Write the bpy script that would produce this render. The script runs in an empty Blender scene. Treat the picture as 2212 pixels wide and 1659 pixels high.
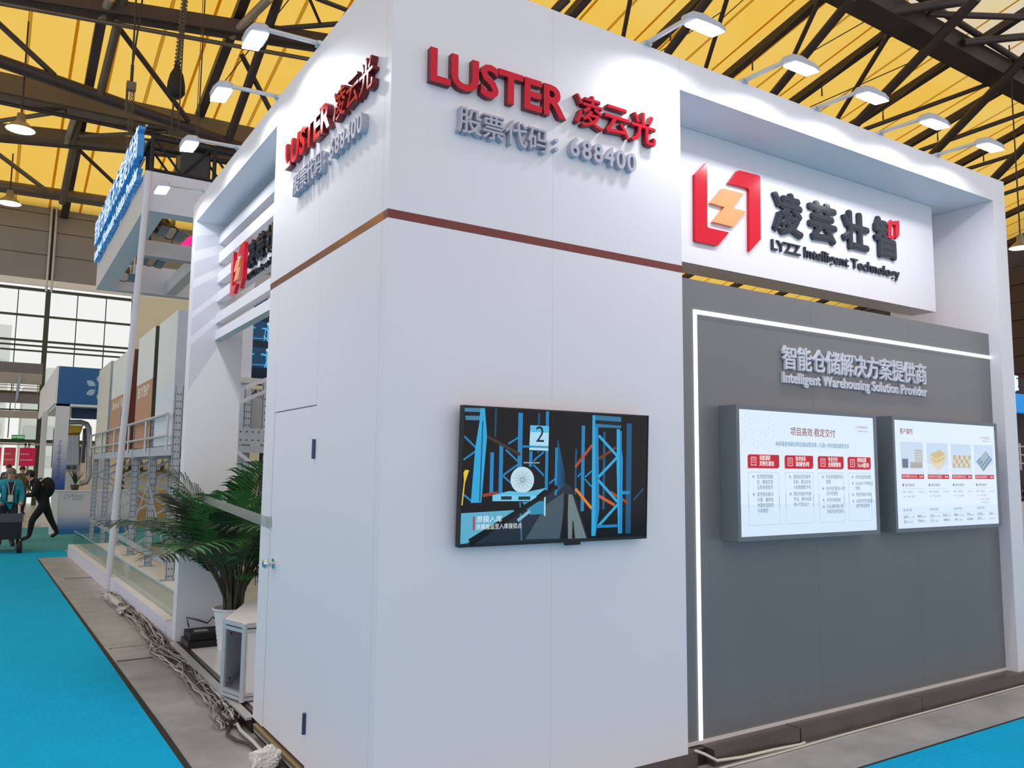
import bpy, bmesh, math, random
import numpy as np
from mathutils import Vector, Matrix
random.seed(7)
sc = bpy.context.scene
COL = sc.collection

# ------------------------------------------------------------------ camera
FPX, PITCH, ROLL, YAW, EYE = 1748.906, .1049957, .00953588, .5680474, 1.78
CAM = np.array([0, 0, EYE])
_F = np.array([math.sin(YAW)*math.cos(PITCH), math.cos(YAW)*math.cos(PITCH), math.sin(PITCH)])
_r = np.array([math.cos(YAW), -math.sin(YAW), 0.0]); _u = np.cross(_r, _F)
_R = _r*math.cos(ROLL)+_u*math.sin(ROLL); _U = _u*math.cos(ROLL)-_r*math.sin(ROLL)
cam = bpy.data.cameras.new('camera'); camo = bpy.data.objects.new('camera', cam); COL.objects.link(camo)
cam.sensor_fit = 'HORIZONTAL'; cam.sensor_width = 36.0; cam.lens = FPX/2212*36.0
cam.clip_end = 500
camo.matrix_world = Matrix(((_R[0], _U[0], -_F[0], 0), (_R[1], _U[1], -_F[1], 0), (_R[2], _U[2], -_F[2], EYE), (0, 0, 0, 1)))
sc.camera = camo

# ------------------------------------------------------------------ sky, exposure
w = bpy.data.worlds.new('sky'); sc.world = w; w.use_nodes = True
w.node_tree.nodes['Background'].inputs[0].default_value = (1.0, 0.958, 0.985, 1)
w.node_tree.nodes['Background'].inputs[1].default_value = .95
sc.view_settings.view_transform = 'Standard'; sc.view_settings.look = 'None'
sc.view_settings.gamma = 1.0; sc.view_settings.use_curve_mapping = False
sc.view_settings.exposure = 0.0
sc.cycles.max_bounces = 8; sc.cycles.transparent_max_bounces = 16
sc.cycles.use_denoising = True

# ------------------------------------------------------------------ pixel helpers (a pixel gives a direction, a plane the distance)
def ray(px, py): return _F+_R*(px-1106)/FPX-_U*(py-829.5)/FPX
def hit(px, py, ax, v):
    d = ray(px, py); return CAM+(v-CAM[ax])/d[ax]*d
def hx(px, py, v): return hit(px, py, 0, v)
def hy(px, py, v): return hit(px, py, 1, v)
def hz(px, py, v): return hit(px, py, 2, v)
RS = .235
def roofz(y): return 13.5+RS*(42-y)
def hroof(px, py, off=0.0):
    n = np.array([0, RS, 1.0]); d = ray(px, py)
    return CAM+((13.5+RS*42-off)-n@CAM)/(n@d)*d

# ------------------------------------------------------------------ materials
def lin(c):
    if isinstance(c, str): c = tuple(int(c[i:i+2], 16)/255 for i in (0, 2, 4))
    return tuple(x/12.92 if x <= .04045 else ((x+.055)/1.055)**2.4 for x in c)
MATS = {}
def mat(name, col, rough=.5, metal=0.0, var=.06, scale=6.0, bump=0.0, emit=0.0, spec=.5, coords='Object'):
    if name in MATS: return MATS[name]
    m = bpy.data.materials.new(name); m.use_nodes = True; nt = m.node_tree; N = nt.nodes; L = nt.links
    b = N['Principled BSDF']; c = lin(col)
    b.inputs['Roughness'].default_value = rough; b.inputs['Metallic'].default_value = metal
    b.inputs['Specular IOR Level'].default_value = spec
    if emit:
        b.inputs['Emission Color'].default_value = (*c, 1); b.inputs['Emission Strength'].default_value = emit
    tc = N.new('ShaderNodeTexCoord'); nz = N.new('ShaderNodeTexNoise')
    nz.inputs['Scale'].default_value = scale; nz.inputs['Detail'].default_value = 5
    L.new(tc.outputs[coords], nz.inputs['Vector'])
    mx = N.new('ShaderNodeMix'); mx.data_type = 'RGBA'
    mx.inputs['A'].default_value = (*[x*(1-var) for x in c], 1)
    mx.inputs['B'].default_value = (*[min(1, x*(1+var)) for x in c], 1)
    L.new(nz.outputs['Fac'], mx.inputs['Factor']); L.new(mx.outputs['Result'], b.inputs['Base Color'])
    if bump:
        bp = N.new('ShaderNodeBump'); bp.inputs['Strength'].default_value = bump; bp.inputs['Distance'].default_value = .02
        nz2 = N.new('ShaderNodeTexNoise'); nz2.inputs['Scale'].default_value = scale*8; L.new(tc.outputs[coords], nz2.inputs['Vector'])
        L.new(nz2.outputs['Fac'], bp.inputs['Height']); L.new(bp.outputs['Normal'], b.inputs['Normal'])
    MATS[name] = m; return m
def glow(name, col, s):
    if name in MATS: return MATS[name]
    m = bpy.data.materials.new(name); m.use_nodes = True; nt = m.node_tree
    nt.nodes.remove(nt.nodes['Principled BSDF']); e = nt.nodes.new('ShaderNodeEmission')
    e.inputs[0].default_value = (*lin(col), 1); e.inputs[1].default_value = s
    nt.links.new(e.outputs[0], nt.nodes['Material Output'].inputs[0]); MATS[name] = m; return m
def membrane(name, col):
    m = bpy.data.materials.new(name); m.use_nodes = True; nt = m.node_tree; N = nt.nodes; L = nt.links
    N.remove(N['Principled BSDF']); t = N.new('ShaderNodeBsdfTranslucent'); d = N.new('ShaderNodeBsdfDiffuse'); mx = N.new('ShaderNodeMixShader')
    tc = N.new('ShaderNodeTexCoord'); nz = N.new('ShaderNodeTexNoise'); nz.inputs['Scale'].default_value = .35; nz.inputs['Detail'].default_value = 3
    L.new(tc.outputs['Object'], nz.inputs['Vector'])
    c = lin(col); mc = N.new('ShaderNodeMix'); mc.data_type = 'RGBA'
    mc.inputs['A'].default_value = (c[0]*.96, c[1]*.86, c[2]*.5, 1); mc.inputs['B'].default_value = (c[0], c[1]*1.08, min(1, c[2]*2.2), 1)
    L.new(nz.outputs['Fac'], mc.inputs['Factor'])
    L.new(mc.outputs['Result'], t.inputs[0]); L.new(mc.outputs['Result'], d.inputs[0]); mx.inputs[0].default_value = .12
    L.new(t.outputs[0], mx.inputs[1]); L.new(d.outputs[0], mx.inputs[2]); L.new(mx.outputs[0], N['Material Output'].inputs[0])
    MATS[name] = m; return m
def clear(name, col, alpha, rough=.05):
    m = bpy.data.materials.new(name); m.use_nodes = True; nt = m.node_tree; N = nt.nodes; L = nt.links
    N.remove(N['Principled BSDF']); t = N.new('ShaderNodeBsdfTransparent'); t.inputs[0].default_value = (*lin(col), 1)
    g = N.new('ShaderNodeBsdfGlossy'); g.inputs['Roughness'].default_value = rough; mx = N.new('ShaderNodeMixShader')
    fr = N.new('ShaderNodeFresnel'); fr.inputs[0].default_value = 1.45
    mt = N.new('ShaderNodeMath'); mt.operation = 'ADD'; mt.inputs[1].default_value = alpha; mt.use_clamp = True
    mh = N.new('ShaderNodeMath'); mh.operation = 'MULTIPLY'; mh.inputs[1].default_value = .45; L.new(fr.outputs[0], mh.inputs[0]); L.new(mh.outputs[0], mt.inputs[0]); L.new(mt.outputs[0], mx.inputs[0]); L.new(t.outputs[0], mx.inputs[1]); L.new(g.outputs[0], mx.inputs[2])
    L.new(mx.outputs[0], N['Material Output'].inputs[0]); MATS[name] = m; return m
def colored(name, emit):
    """face colours from the mesh's colour attribute: print (emit 0) or a lit screen"""
    if name in MATS: return MATS[name]
    m = bpy.data.materials.new(name); m.use_nodes = True; nt = m.node_tree; N = nt.nodes; L = nt.links
    a = N.new('ShaderNodeAttribute'); a.attribute_name = 'col'; b = N['Principled BSDF']
    b.inputs['Roughness'].default_value = .35
    if emit:
        b.inputs['Base Color'].default_value = (.004, .004, .005, 1); b.inputs['Roughness'].default_value = .15; b.inputs['Specular IOR Level'].default_value = .25
        L.new(a.outputs['Color'], b.inputs['Emission Color']); b.inputs['Emission Strength'].default_value = emit
    else: L.new(a.outputs['Color'], b.inputs['Base Color'])
    MATS[name] = m; return m

white = mat('white_panel', 'ebe7ed', .42, var=.015, scale=3)
white2 = mat('white_gloss', 'eeeef2', .3, var=.01)
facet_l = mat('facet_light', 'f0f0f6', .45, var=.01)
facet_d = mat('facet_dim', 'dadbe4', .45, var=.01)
greywall = mat('grey_panel', '787779', .3, var=.05, scale=2)
greybox = mat('grey_box', '6f757c', .4, var=.03)
brown = mat('brown_stripe', '7c2f2b', .45, var=.04)
red = mat('red_acrylic', 'd80a2c', .16, var=.02, spec=.3)
slogan = mat('slogan_letter', 'd6d6e0', .4, var=.02)
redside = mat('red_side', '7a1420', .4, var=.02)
silver = mat('silver_letter', 'b4b4c2', .4, metal=.0, var=.03)
navy = mat('navy_acrylic', '142231', .12, var=.05)
orange = mat('orange_acrylic', 'f3a267', .3, var=.02)
black = mat('black_plastic', '101012', .35, var=.1)
blackm = mat('black_matt', '18181a', .7, var=.1)
steel = mat('dark_steel', '433a3c', .5, metal=.3, var=.15, scale=3)
steel2 = mat('worn_steel', '6b6055', .45, metal=.4, var=.25, scale=1.5)
pipe_l = mat('pipe_light', '9a8f80', .4, metal=.4, var=.2, scale=2)
galv = mat('galvanised', 'bcc6d0', .38, metal=.4, var=.12, scale=9)
alu = mat('aluminium', 'c8c8ca', .35, metal=.35, var=.04)
chrome = mat('chrome', 'd8d8d8', .12, metal=1.0, var=.02)
deckm = mat('deck_metal', '6c625f', .35, metal=.55, var=.3, scale=4, bump=.15)
carpetm = mat('carpet_blue', '14aee4', .95, var=.1, scale=3, bump=.5, spec=.1)
carpet2m = mat('carpet_far', '4f9fb0', .9, var=.08, scale=3, bump=.4, spec=.2)
cable_l = mat('cable_pale', 'c9c5bf', .5)
cable_d = mat('cable_dark', '3b3636', .5)
greymetal = mat('wall_metal', '8f8b8a', .5, metal=.35, var=.1, scale=.6)
lampglow = glow('lamp_lens', 'f4faff', 9.0)
ledglow = glow('led_strip', 'f6f9ff', 1.7)
glassm = clear('clear_glass', 'f4fbfa', .02)
filmm = clear('clear_film', 'f4f4f4', .2, .3)
concrete = None

def concrete_mat():
    m = bpy.data.materials.new('concrete'); m.use_nodes = True; nt = m.node_tree; N = nt.nodes; L = nt.links; b = N['Principled BSDF']
    tc = N.new('ShaderNodeTexCoord')
    n1 = N.new('ShaderNodeTexNoise'); n1.inputs['Scale'].default_value = 1.3; n1.inputs['Detail'].default_value = 8; n1.inputs['Roughness'].default_value = .7
    n2 = N.new('ShaderNodeTexNoise'); n2.inputs['Scale'].default_value = 22; n2.inputs['Detail'].default_value = 4
    L.new(tc.outputs['Object'], n1.inputs['Vector']); L.new(tc.outputs['Object'], n2.inputs['Vector'])
    cr = N.new('ShaderNodeValToRGB'); cr.color_ramp.elements[0].position = .3; cr.color_ramp.elements[1].position = .7
    cr.color_ramp.elements[0].color = (*lin('8e8e90'), 1); cr.color_ramp.elements[1].color = (*lin('bebec0'), 1)
    L.new(n1.outputs['Fac'], cr.inputs[0])
    # scuffs: thin pale scratches
    mp = N.new('ShaderNodeMapping'); mp.inputs['Rotation'].default_value = (0, 0, .7); mp.inputs['Scale'].default_value = (2.2, 26, 1); L.new(tc.outputs['Object'], mp.inputs[0])
    n3 = N.new('ShaderNodeTexNoise'); n3.inputs['Scale'].default_value = 1.8; n3.inputs['Detail'].default_value = 6; L.new(mp.outputs[0], n3.inputs['Vector'])
    r3 = N.new('ShaderNodeValToRGB'); r3.color_ramp.elements[0].position = .68; r3.color_ramp.elements[1].position = .74; L.new(n3.outputs['Fac'], r3.inputs[0])
    mx = N.new('ShaderNodeMix'); mx.data_type = 'RGBA'; mx.inputs['B'].default_value = (*lin('b8b2a8'), 1)
    L.new(r3.outputs[0], mx.inputs['Factor']); L.new(cr.outputs[0], mx.inputs['A']); L.new(mx.outputs['Result'], b.inputs['Base Color'])
    rr = N.new('ShaderNodeMapRange'); rr.inputs['To Min'].default_value = .22; rr.inputs['To Max'].default_value = .5; L.new(n2.outputs['Fac'], rr.inputs[0])
    L.new(rr.outputs[0], b.inputs['Roughness'])
    return m
concrete = concrete_mat()

# ------------------------------------------------------------------ objects
def tag(o, label=None, cat=None, group=None, kind=None):
    if label: o['label'] = label
    if cat: o['category'] = cat
    if group: o['group'] = group
    if kind: o['kind'] = kind
    return o
def thing(name, label, cat, loc=(0, 0, 0), group=None, rotz=0.0, kind=None):
    o = bpy.data.objects.new(name, None); COL.objects.link(o); o.empty_display_size = .1
    o.location = tuple(float(v) for v in loc); o.rotation_euler[2] = rotz
    return tag(o, label, cat, group, kind)
def struct(name, loc=(0, 0, 0), label=None, cat=None): return thing(name, label, cat, loc, kind='structure')
def origin_of(p):
    v = Vector((0, 0, 0))
    while p is not None: v = v+p.location; p = p.parent
    return v
def copytree(o, parent=None):
    c = o.copy(); COL.objects.link(c); c.parent = parent
    for ch in list(o.children): copytree(ch, c)
    return c
class MB:
    """collects shapes of ONE part; build() makes the mesh object (coordinates in world unless local)"""
    def __init__(s): s.v = []; s.f = []; s.m = []; s.c = []; s.sm = []
    def add(s, vs, fs, mi=0, smooth=False):
        k = len(s.v); s.v += [tuple(float(x) for x in p) for p in vs]
        for f in fs: s.f.append([i+k for i in f]); s.m.append(mi); s.sm.append(smooth)
        return s
    def box(s, x0, x1, y0, y1, z0, z1, mi=0):
        vs = [(x, y, z) for z in (z0, z1) for y in (y0, y1) for x in (x0, x1)]
        return s.add(vs, [(0, 2, 3, 1), (4, 5, 7, 6), (0, 1, 5, 4), (2, 6, 7, 3), (0, 4, 6, 2), (1, 3, 7, 5)], mi)
    def obox(s, c, a, b, d, mi=0):
        """oriented box: centre and three half vectors"""
        c, a, b, d = (np.array(q, float) for q in (c, a, b, d))
        vs = [c+i*a+j*b+k*d for k in (-1, 1) for j in (-1, 1) for i in (-1, 1)]
        return s.add(vs, [(0, 2, 3, 1), (4, 5, 7, 6), (0, 1, 5, 4), (2, 6, 7, 3), (0, 4, 6, 2), (1, 3, 7, 5)], mi)
    def bar(s, p, q, w, h, up=(0, 0, 1), mi=0):
        p, q = np.array(p, float), np.array(q, float); d = q-p; n = np.linalg.norm(d)
        if n < 1e-6: return s
        d /= n; u = np.array(up, float); r = np.cross(d, u)
        if np.linalg.norm(r) < 1e-3: r = np.cross(d, (1, 0, 0))
        r /= np.linalg.norm(r); u = np.cross(r, d)
        return s.obox((p+q)/2, d*n/2, r*w/2, u*h/2, mi)
    def tube(s, pts, rad, n=8, mi=0, cap=True, smooth=True):
        pts = [np.array(p, float) for p in pts]; k = len(pts)
        rads = rad if isinstance(rad, (list, tuple)) else [rad]*k
        ring = []; prev = None
        for i, p in enumerate(pts):
            d = pts[min(i+1, k-1)]-pts[max(i-1, 0)]; d = d/(np.linalg.norm(d)+1e-12)
            if prev is None:
                a = np.cross(d, (0, 0, 1));
                if np.linalg.norm(a) < 1e-3: a = np.cross(d, (1, 0, 0))
            else: a = prev-d*(prev@d)
            a = a/np.linalg.norm(a); prev = a; b = np.cross(d, a)
            ring.append([p+rads[i]*(a*math.cos(t*2*math.pi/n)+b*math.sin(t*2*math.pi/n)) for t in range(n)])
        vs = [q for r in ring for q in r]
        fs = [(i*n+j, i*n+(j+1) % n, (i+1)*n+(j+1) % n, (i+1)*n+j) for i in range(k-1) for j in range(n)]
        s.add(vs, fs, mi, smooth)
        if cap: s.add(vs[:n], [tuple(range(n))[::-1]], mi); s.add(vs[-n:], [tuple(range(n))], mi)
        return s
    def lathe(s, c, prof, n=24, mi=0, smooth=True):
        vs = [(c[0]+r*math.cos(t*2*math.pi/n), c[1]+r*math.sin(t*2*math.pi/n), c[2]+z) for r, z in prof for t in range(n)]
        k = len(prof)
        return s.add(vs, [(i*n+j, i*n+(j+1) % n, (i+1)*n+(j+1) % n, (i+1)*n+j) for i in range(k-1) for j in range(n)], mi, smooth)
    def ball(s, c, r, n=10, sc=(1, 1, 1), mi=0):
        vs = []; fs = []
        for i in range(n+1):
            th = math.pi*i/n
            for j in range(2*n): ph = math.pi*j/n; vs.append((c[0]+r*sc[0]*math.sin(th)*math.cos(ph), c[1]+r*sc[1]*math.sin(th)*math.sin(ph), c[2]+r*sc[2]*math.cos(th)))
        for i in range(n):
            for j in range(2*n): fs.append((i*2*n+j, (i+1)*2*n+j, (i+1)*2*n+(j+1) % (2*n), i*2*n+(j+1) % (2*n)))
        return s.add(vs, fs, mi, True)
    def prism(s, pts, off, mi=0, side=None):
        """polygon (3-D points) extruded by vector off"""
        n = len(pts); off = np.array(off, float); a = [np.array(p, float) for p in pts]; b = [p+off for p in a]
        s.add(a+b, [tuple(range(n)), tuple(range(n, 2*n))[::-1]], mi)
        s.add(a+b, [(i, n+i, n+(i+1) % n, (i+1) % n) for i in range(n)], mi if side is None else side); return s
    def build(s, name, m, parent=None, local=False, kind=None, fix=True):
        me = bpy.data.meshes.new(name); o3 = (0, 0, 0) if (local or parent is None) else tuple(origin_of(parent))
        me.from_pydata([(v[0]-o3[0], v[1]-o3[1], v[2]-o3[2]) for v in s.v], [], s.f)
        for mm in (m if isinstance(m, (list, tuple)) else [m]): me.materials.append(mm)
        me.polygons.foreach_set('material_index', s.m); me.polygons.foreach_set('use_smooth', s.sm)
        if s.c:
            ca = me.color_attributes.new('col', 'FLOAT_COLOR', 'CORNER'); arr = []
            for p, c in zip(me.polygons, s.c): arr += list(c)*p.loop_total
            ca.data.foreach_set('color', arr)
        if fix:
            bm = bmesh.new(); bm.from_mesh(me); bmesh.ops.recalc_face_normals(bm, faces=bm.faces); bm.to_mesh(me); bm.free()
        me.update(); o = bpy.data.objects.new(name, me); COL.objects.link(o)
        if parent is not None: o.parent = parent
        if kind: o['kind'] = kind
        return o
def boxpart(name, b, m, parent): return MB().box(*b).build(name, m, parent)

# ------------------------------------------------------------------ lettering
GL = {}; LAY = {}                          # LAY: which of the stacked copies a vertex belongs to
def glyph(body, off=0.0, res=2):
    k = (body, off, res)
    if k not in GL and off > 0 and ord(body[0]) > 0x2e80:      # bold: the same outline in six shifted copies
        vs, fs = glyph(body, 0.0, res)
        if body == '智': fs = zhi(vs, fs)
        n = len(vs); V_ = [vs]; F_ = list(fs)
        for i in range(8): V_.append(vs+[off*math.cos(i*math.pi/4), off*math.sin(i*math.pi/4)]); F_ += [tuple(j+n*(i+1) for j in f) for f in fs]
        GL[k] = (np.concatenate(V_), F_); LAY[k] = np.repeat(np.arange(9), n)
    if k not in GL:
        c = bpy.data.curves.new('glyph', 'FONT'); c.body = body; c.size = 1; c.resolution_u = res; c.offset = off; c.fill_mode = 'FRONT'
        o = bpy.data.objects.new('glyph', c); me = o.to_mesh()
        GL[k] = (np.array([v.co[:2] for v in me.vertices]).reshape(-1, 2), [tuple(p.vertices) for p in me.polygons])
        o.to_mesh_clear(); bpy.data.objects.remove(o); bpy.data.curves.remove(c)
    return GL[k]
def advances(s, off=0.0, res=2):
    """x shift of each character of s"""
    out = []
    for i, ch in enumerate(s):
        if ch == ' ': out.append(None); continue
        g = glyph(ch, off, res)[0]; full = glyph(s[:i+1], off, res)[0]
        out.append(full[:, 0].max()-g[:, 0].max())
    return out
def solid(vs, fs, P, depth, normal, mb, side=None, mi=0, lay=None):
    """flat glyph -> extruded letter. P maps uv to 3-D (back face)."""
    n = np.array(normal, float)
    edges = {}
    for f in fs:
        for i in range(len(f)):
            e = (f[i], f[(i+1) % len(f)]); edges[e] = edges.get(e, 0)+1
    B = [P(u, v) for u, v in vs]; A = [p+n*(depth-(.0005*lay[i] if lay is not None else 0)) for i, p in enumerate(B)]; k = len(B)
    if lay is not None: B = [p+n*.0005*lay[i] for i, p in enumerate(B)]
    mb.add(A, fs, mi); mb.add(B, [f[::-1] for f in fs], mi if side is None else side)
    mb.add(A+B, [(a, k+a, k+b, b) for (a, b) in edges if (b, a) not in edges], mi if side is None else side)
def lettering(parent, s, O, right, up, box, depth, mats, off=0.0, normal=None, res=3, cells=False, name='letter', track=0.0, skip=()):
    """raised letters of s fitted into box=(u0,v0,u1,v1); one child mesh per character"""
    O, right, up = (np.array(q, float) for q in (O, right, up)); nrm = np.cross(right, up) if normal is None else np.array(normal, float)
    adv = [i*1.0 for i in range(len(s))] if cells else advances(s, off, res)
    adv = [None if a is None else a+i*track for i, a in enumerate(adv)]
    allp = np.concatenate([glyph(ch, off, res)[0]+[a, 0] for ch, a in zip(s, adv) if ch != ' '])
    lo, hi = allp.min(0), allp.max(0); u0, v0, u1, v1 = box
    sx, sy = (u1-u0)/(hi[0]-lo[0]), (v1-v0)/(hi[1]-lo[1]); out = []
    for i, (ch, a) in enumerate(zip(s, adv)):
        if ch == ' ' or i in skip: continue
        vs, fs = glyph(ch, off, res); mb = MB()
        P = lambda u, v: O+right*(u0+(u+a-lo[0])*sx)+up*(v0+(v-lo[1])*sy)
        solid(vs, fs, P, depth, nrm, mb, side=1 if len(mats) > 1 else None, lay=LAY.get((ch, off, res)))
        out.append(mb.build(name, mats, parent, fix=False))
    return out

def zhi(vs, fs):
    """drop the square mouth at the upper right of the character (a red bracket mark takes its place)"""
    if not DROP_MOUTH[0]: return fs
    par = list(range(len(vs)))
    def find(i):
        while par[i] != i: i = par[i]
        return i
    for f in fs:
        for i in f[1:]: par[find(i)] = find(f[0])
    lo, hi = vs.min(0), vs.max(0); comp = {}
    for i in range(len(vs)): comp.setdefault(find(i), []).append(i)
    bad = set()
    for r, ids in comp.items():
        c = (vs[ids].min(0)+vs[ids].max(0))/2
        if (c[0]-lo[0])/(hi[0]-lo[0]) > .6 and (c[1]-lo[1])/(hi[1]-lo[1]) > .5: bad.add(r)
    return [f for f in fs if find(f[0]) not in bad]
DROP_MOUTH = [False]

class Paint:
    """flat picture on a screen or poster: coloured shapes in thin layers, one mesh"""
    def __init__(s, O, right, up, W, H, step=.00004):
        s.O, s.r, s.u = (np.array(q, float) for q in (O, right, up)); s.n = np.cross(s.r, s.u); s.W, s.H = W, H; s.k = 0; s.mb = MB(); s.step = step
    def P(s, u, v): return s.O+s.r*u*s.W+s.u*v*s.H+s.n*(s.step*s.k)
    def poly(s, pts, col, layer=True):
        if layer: s.k += 1
        s.mb.add([s.P(*p) for p in pts], [tuple(range(len(pts)))]); s.mb.c.append((*lin(col), 1)); return s
    def rect(s, u0, v0, u1, v1, col, layer=True): return s.poly([(u0, v0), (u1, v0), (u1, v1), (u0, v1)], col, layer)
    def line(s, a, b, w, col, layer=True, w2=None):
        a2 = np.array([a[0]*s.W, a[1]*s.H]); b2 = np.array([b[0]*s.W, b[1]*s.H]); d = b2-a2; d /= np.linalg.norm(d)+1e-9; n = np.array([-d[1], d[0]])
        q = [a2+n*w/2, a2-n*w/2, b2-n*(w2 or w)/2, b2+n*(w2 or w)/2]
        return s.poly([(p[0]/s.W, p[1]/s.H) for p in q], col, layer)
    def disc(s, c, r, col, n=20, asp=1.0): return s.poly([(c[0]+r*asp*math.cos(t*2*math.pi/n)/s.W, c[1]+r*math.sin(t*2*math.pi/n)/s.H) for t in range(n)], col)
    def text(s, body, u, v, h, col, anchor='l', off=0.0, sx=1.0, res=1, width=None):
        """baseline-left (or centre/right) at u,v; h em height in metres; width fits the line"""
        s.k += 1; vs, fs = glyph(body, off, res)
        if len(vs) == 0: return s
        W0 = vs[:, 0].max(); k = h if width is None else width/W0
        kx = (h*sx) if width is None else width/W0
        sh = {'l': 0, 'c': -W0*kx/2, 'r': -W0*kx}[anchor]
        lay = LAY.get((body, off, res)); s.k += 2 if lay is not None else 0
        s.mb.add([s.P(u+(x*kx+sh)/s.W, v+y*h/s.H)-s.n*(0 if lay is None else s.step*.2*lay[i]) for i, (x, y) in enumerate(vs)], fs)
        s.mb.c += [(*lin(col), 1)]*len(fs); return s
    def build(s, name, m, parent): return s.mb.build(name, m, parent, fix=False)

XC, YF, ZT, ZD = 1.591, 3.665, 4.46, .10      # corner of the stand, wall top, deck height

# ================================================================== THE HALL
fl = struct('floor')
MB().box(-14, 58, -6, 44, -.12, 0).build('slab', concrete, fl)
seam = mat('floor_seam', '3c3835', .8)
# trench covers of the supply duct that cross the bare strip beside the stand
for (y0, y1) in ((8.36, 8.94), (14.70, 14.78)):
    MB().box(1.10, 1.60, y0, y1, .0005, .004).build('trench_cover', concrete, fl)
    for yy in (y0-.012, y1): MB().box(1.08, 1.60, yy, yy+.016, .0003, .0046).build('trench_joint', seam, fl)

# blue aisle carpet, L-shaped round the corner of the stand, with its dark edging
def strip(name, pts, z0, z1, m, parent=None): return MB().prism([(x, y, z1) for x, y in pts], (0, 0, z0-z1)).build(name, m, parent)
cp = thing('carpet', 'bright blue aisle carpet running round the corner of the white stand', 'carpet', (0, 3, 0))
strip('pile', [(-13, -5), (30, -5), (30, 3.15), (1.10, 3.15), (1.074, 5.26), (.84, 18.2), (1.40, 18.25), (1.40, 19.7), (-13, 19.7)], .001, .007, carpetm, cp)
edge = mat('carpet_edge', '2a2724', .8)
strip('edging', [(1.10, 3.15), (1.135, 3.15), (1.105, 6.0), (.868, 17.8), (.84, 18.2), (1.074, 5.26)], .001, .006, edge, cp)
strip('edging', [(1.10, 3.15), (30, 3.15), (30, 3.172), (1.10, 3.172)], .001, .006, edge, cp)
cp2 = strip('carpet', [(-13, 19.72), (10, 19.72), (10, 27.0), (-13, 27.0)], .001, .006, carpet2m)  # stretch beyond the bright blue carpet, coloured a duller, greyer teal
tag(cp2, 'duller teal stretch of carpet in front of the blue fascia booth', 'carpet')

# ---- roof: yellow membrane panels, rafters, beams and truss pipes
cl = struct('ceiling')
yellow = membrane('yellow_membrane', 'ffd654')
pale_y = membrane('pale_membrane', 'f2e6a8')
seamm = membrane('membrane_seam', 'c4962a')
RX = [-13.4, -9.6, -5.7, -1.85, 2.1, 6.0, 9.9, 13.1, 16.4, 20.26, 24.43, 28.6, 32.85, 37.2, 41.8, 46.4, 51.0, 55.6]
RY = [12.8, 17.2, 22.8, 28.75, 33.5, 36.3, 41.95]; RYB = -20.0
def rp(x, y, off=0.0): return (x, y, roofz(y)-off)
for i in range(len(RX)-1):
    xa, xb = RX[i], RX[i+1]; xm = (xa+xb)/2
    for j in range(len(RY)-1):
        ya, yb = RY[j], RY[j+1]
        for (a, b) in ((xa, xm-.04), (xm+.04, xb)):
            MB().add([rp(a, ya), rp(b, ya), rp(b, yb), rp(a, yb)], [(0, 1, 2, 3)]).build('panel', yellow if j else pale_y, cl, fix=False)
    MB().add([rp(xm-.06, RYB, .01), rp(xm+.06, RYB, .01), rp(xm+.06, RY[-1], .01), rp(xm-.06, RY[-1], .01)], [(0, 1, 2, 3)]).build('seam_strip', seamm, cl, fix=False)
mb = MB()                                    # the skin over and behind the viewer, out of the picture
for i in range(len(RX)-1): mb.add([rp(RX[i], RYB), rp(RX[i+1], RYB), rp(RX[i+1], RY[0]), rp(RX[i], RY[0])], [(0, 1, 2, 3)])
mb.build('membrane', pale_y, cl, fix=False, kind='stuff')
for i, x in enumerate(RX):
    MB().bar(rp(x, RYB, .25), rp(x, RY[-1], .25), .30, .30).build('rafter', steel, cl)
    for dx in (-.62, .62):
        MB().add([rp(x+dx-.05, RYB, .012), rp(x+dx+.05, RYB, .012), rp(x+dx+.05, RY[-1], .012), rp(x+dx-.05, RY[-1], .012)], [(0, 1, 2, 3)]).build('seam_strip', seamm, cl, fix=False)
def member(a, oa, b, ob, wpx, m=steel, box=False):
    """a roof member by its two ends: each end lies oa / ob metres under the roof skin"""
    p, q = hroof(*a, oa), hroof(*b, ob); r = wpx*np.linalg.norm((p+q)/2-CAM)/FPX/2
    if abs(q[0]-p[0]) > 5.5 and oa == ob:      # long beams run on past the picture
        d = (q-p)/np.linalg.norm(q-p); p, q = p-d*11, q+d*9
    mb = MB()
    if box: mb.bar(p, q, 2*r, 1.6*r)
    else: mb.tube([p, q], r, 10)
    mb.build('box_beam' if box else 'truss_pipe', m, cl)
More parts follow.
